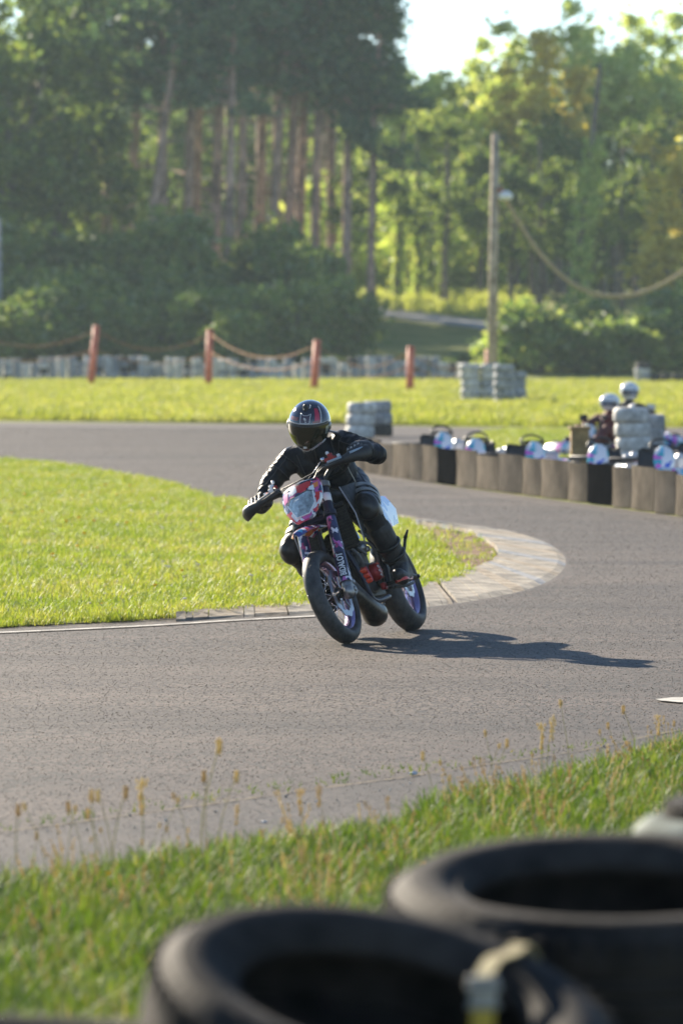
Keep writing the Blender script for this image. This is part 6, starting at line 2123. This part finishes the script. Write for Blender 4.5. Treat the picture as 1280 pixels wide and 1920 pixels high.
hline([(24, -58), (34, -50), (52, -40), (64, -33)], .0020, .012); hline([(22, -48), (40, -38), (54, -32)], .0016, .014)
hline([(-66, -30), (-50, -42), (-32, -54), (-16, -62)], .0018, .012)
hpatch('helmet_panel', lambda s, t: (46 + 16 * s, -46 + 7 * t + 4 * s), 4, 3, M['helmet_red'], .010)
hpatch('chin_panel', lambda s, t: (-14 + 28 * s, -58 + 9 * t), 6, 3, mat('dark_red_mesh', (.10, .018, .015), .5), .008)
hline([(62, -36), (72, -30)], .004, .010)
MB().box((0, 0, 0), (.010, .018, .012)).build('visor_latch', M['helmet_trim'], helmet, xf=lambda p: hx_(helm(0, -37, 1.03) + p), bevel=.002)
for sg in (-1, 1):
    MB().ball((0, 0, 0), (.026, .008, .026), 16, 8).build('visor_pivot', M['alu'], helmet, xf=lambda p, sg=sg: hx_(helm(sg * 84, 0, 1.01) + p))
hpatch('side_panel', lambda s, t: (62 + 16 * s, -12 + 18 * t), 5, 6, M['lens_glass'], .030)

# ================================================================== KART DRIVERS
M['drv_red'] = mat('dark_red_overall', (.11, .014, .013), .7, var=.3, nscale=8)
M['drv_black'] = mat('black_overall', (.020, .021, .026), .7, var=.3, nscale=8)
M['drv_white'] = mat('white_helmet', (.78, .77, .74), .15, coat=1.0)
M['drv_blue'] = mat('pale_blue_helmet_panel', (.20, .42, .62), .2, coat=.8)
M['drv_pinkv'] = mat('tinted_visor', (.05, .04, .06), .08, coat=1.0)


def driver(loc, rz, label, top, leg, panel):
    t = thing('person', label, 'person', loc, rz)
    b_ = MB()
    b_.ball((0, .14, .22), (.17, .15, .13), 16, 10).capsule((0, .16, .28), (0, .24, .50), .14, .155).capsule((-.17, .22, .53), (.17, .22, .53), .075, .075).capsule((0, .23, .56), (0, .22, .66), .06, .055)
    for sx in (-1, 1):
        b_.capsule((sx * .20, .22, .52), (sx * .30, .05, .40), .062, .052).capsule((sx * .30, .05, .40), (sx * .14, -.26, .56), .050, .038)
        b_.capsule((sx * .09, .10, .20), (sx * .20, -.32, .38), .085, .065).capsule((sx * .20, -.32, .38), (sx * .16, -.68, .16), .062, .045)
    remesh(b_, 'body', top, t, .014, 3, .012, .08)
    for sx in (-1, 1):
        MB().capsule((sx * .16, -.66, .14), (sx * .16, -.76, .22), .045, .035).build('shoe', M['drv_black'], t)
        gv_ = MB()
        for k in range(4):
            gv_.capsule((sx * (.14 + .0), -.28 + .0 * k, .585 - .022 * k), (sx * .175, -.345, .58 - .022 * k), .013, .011, 8)
        gv_.capsule((sx * .14, -.24, .555), (sx * .14, -.29, .555), .036, .036).capsule((sx * .12, -.27, .59), (sx * .10, -.33, .60), .014, .012, 8)
        gv_.build('glove', leg, t)
    hc = Vector((0, .20, .79))
    he = MB(); rs = []
    for el in (-60, -45, -30, -15, 0, 15, 30, 45, 60, 75, 88):
        rs.append([hc + Vector((p.y, -p.x, p.z)) for p in [helm(360 * j / 28, el) for j in range(28)]])
    h_ = he.rings(rs).build('helmet', M['drv_white'], t)
    vv, ff = [], []
    for lay, o_ in ((0, 1.02), (1, .99)):
        for i in range(17):
            for j in range(5):
                p = helm(-70 + 140 * i / 16, -24 + 34 * j / 4, o_); vv.append(hc + Vector((p.y, -p.x, p.z)))
    for i in range(16):
        for j in range(4):
            q = (i * 5 + j, i * 5 + j + 1, (i + 1) * 5 + j + 1, (i + 1) * 5 + j); ff.append(q); ff.append(tuple(85 + z for z in reversed(q)))
    MB().add(vv, ff).build('visor', M['drv_pinkv'], h_)
    vv, ff = [], []
    for i in range(9):
        for j in range(5):
            p = helm(40 + 70 * i / 8, 8 + 40 * j / 4, 1.012); vv.append(hc + Vector((p.y, -p.x, p.z)))
    for i in range(8):
        for j in range(4):
            ff.append((i * 5 + j, i * 5 + j + 1, (i + 1) * 5 + j + 1, (i + 1) * 5 + j))
    MB().add(vv, ff).build('helmet_panel', panel, h_)
    t.scale = (1.18, 1.12, .93 if top is M['drv_red'] else 1.06)
    return t


for (u, Y, rz, lb, tp_, gl2, pn_) in ((1130, 80, -.5, 'kart driver in dark red top and white helmet leaning beside the cream tyre stack', M['drv_red'], M['drv_black'], M['drv_white']), (1188, 86, .3, 'kart driver in black with white and pale blue helmet behind the cream tyre stack', M['drv_black'], M['kart_white'], M['drv_blue'])):
    driver(((u - 640) / FOC * Y, Y, .10), rz, lb, tp_, gl2, pn_)
# ================================================================== AIR
hz, hn, hl_, hb = new_mat('air')
hn.remove(hb)
pv = hn.new('ShaderNodeVolumePrincipled')
pv.inputs['Color'].default_value = (0.74, 0.91, 1.0, 1)
pv.inputs['Density'].default_value = 0.00021
pv.inputs['Anisotropy'].default_value = 0.15
hl_.new(pv.outputs[0], [x for x in hn if x.type == 'OUTPUT_MATERIAL'][0].inputs['Volume'])
hz_o = MB().box((0, 800, 18.5), (5600, 3600 + 400, 41)).build('haze', hz, smooth=False)
hz_o['kind'] = 'stuff'
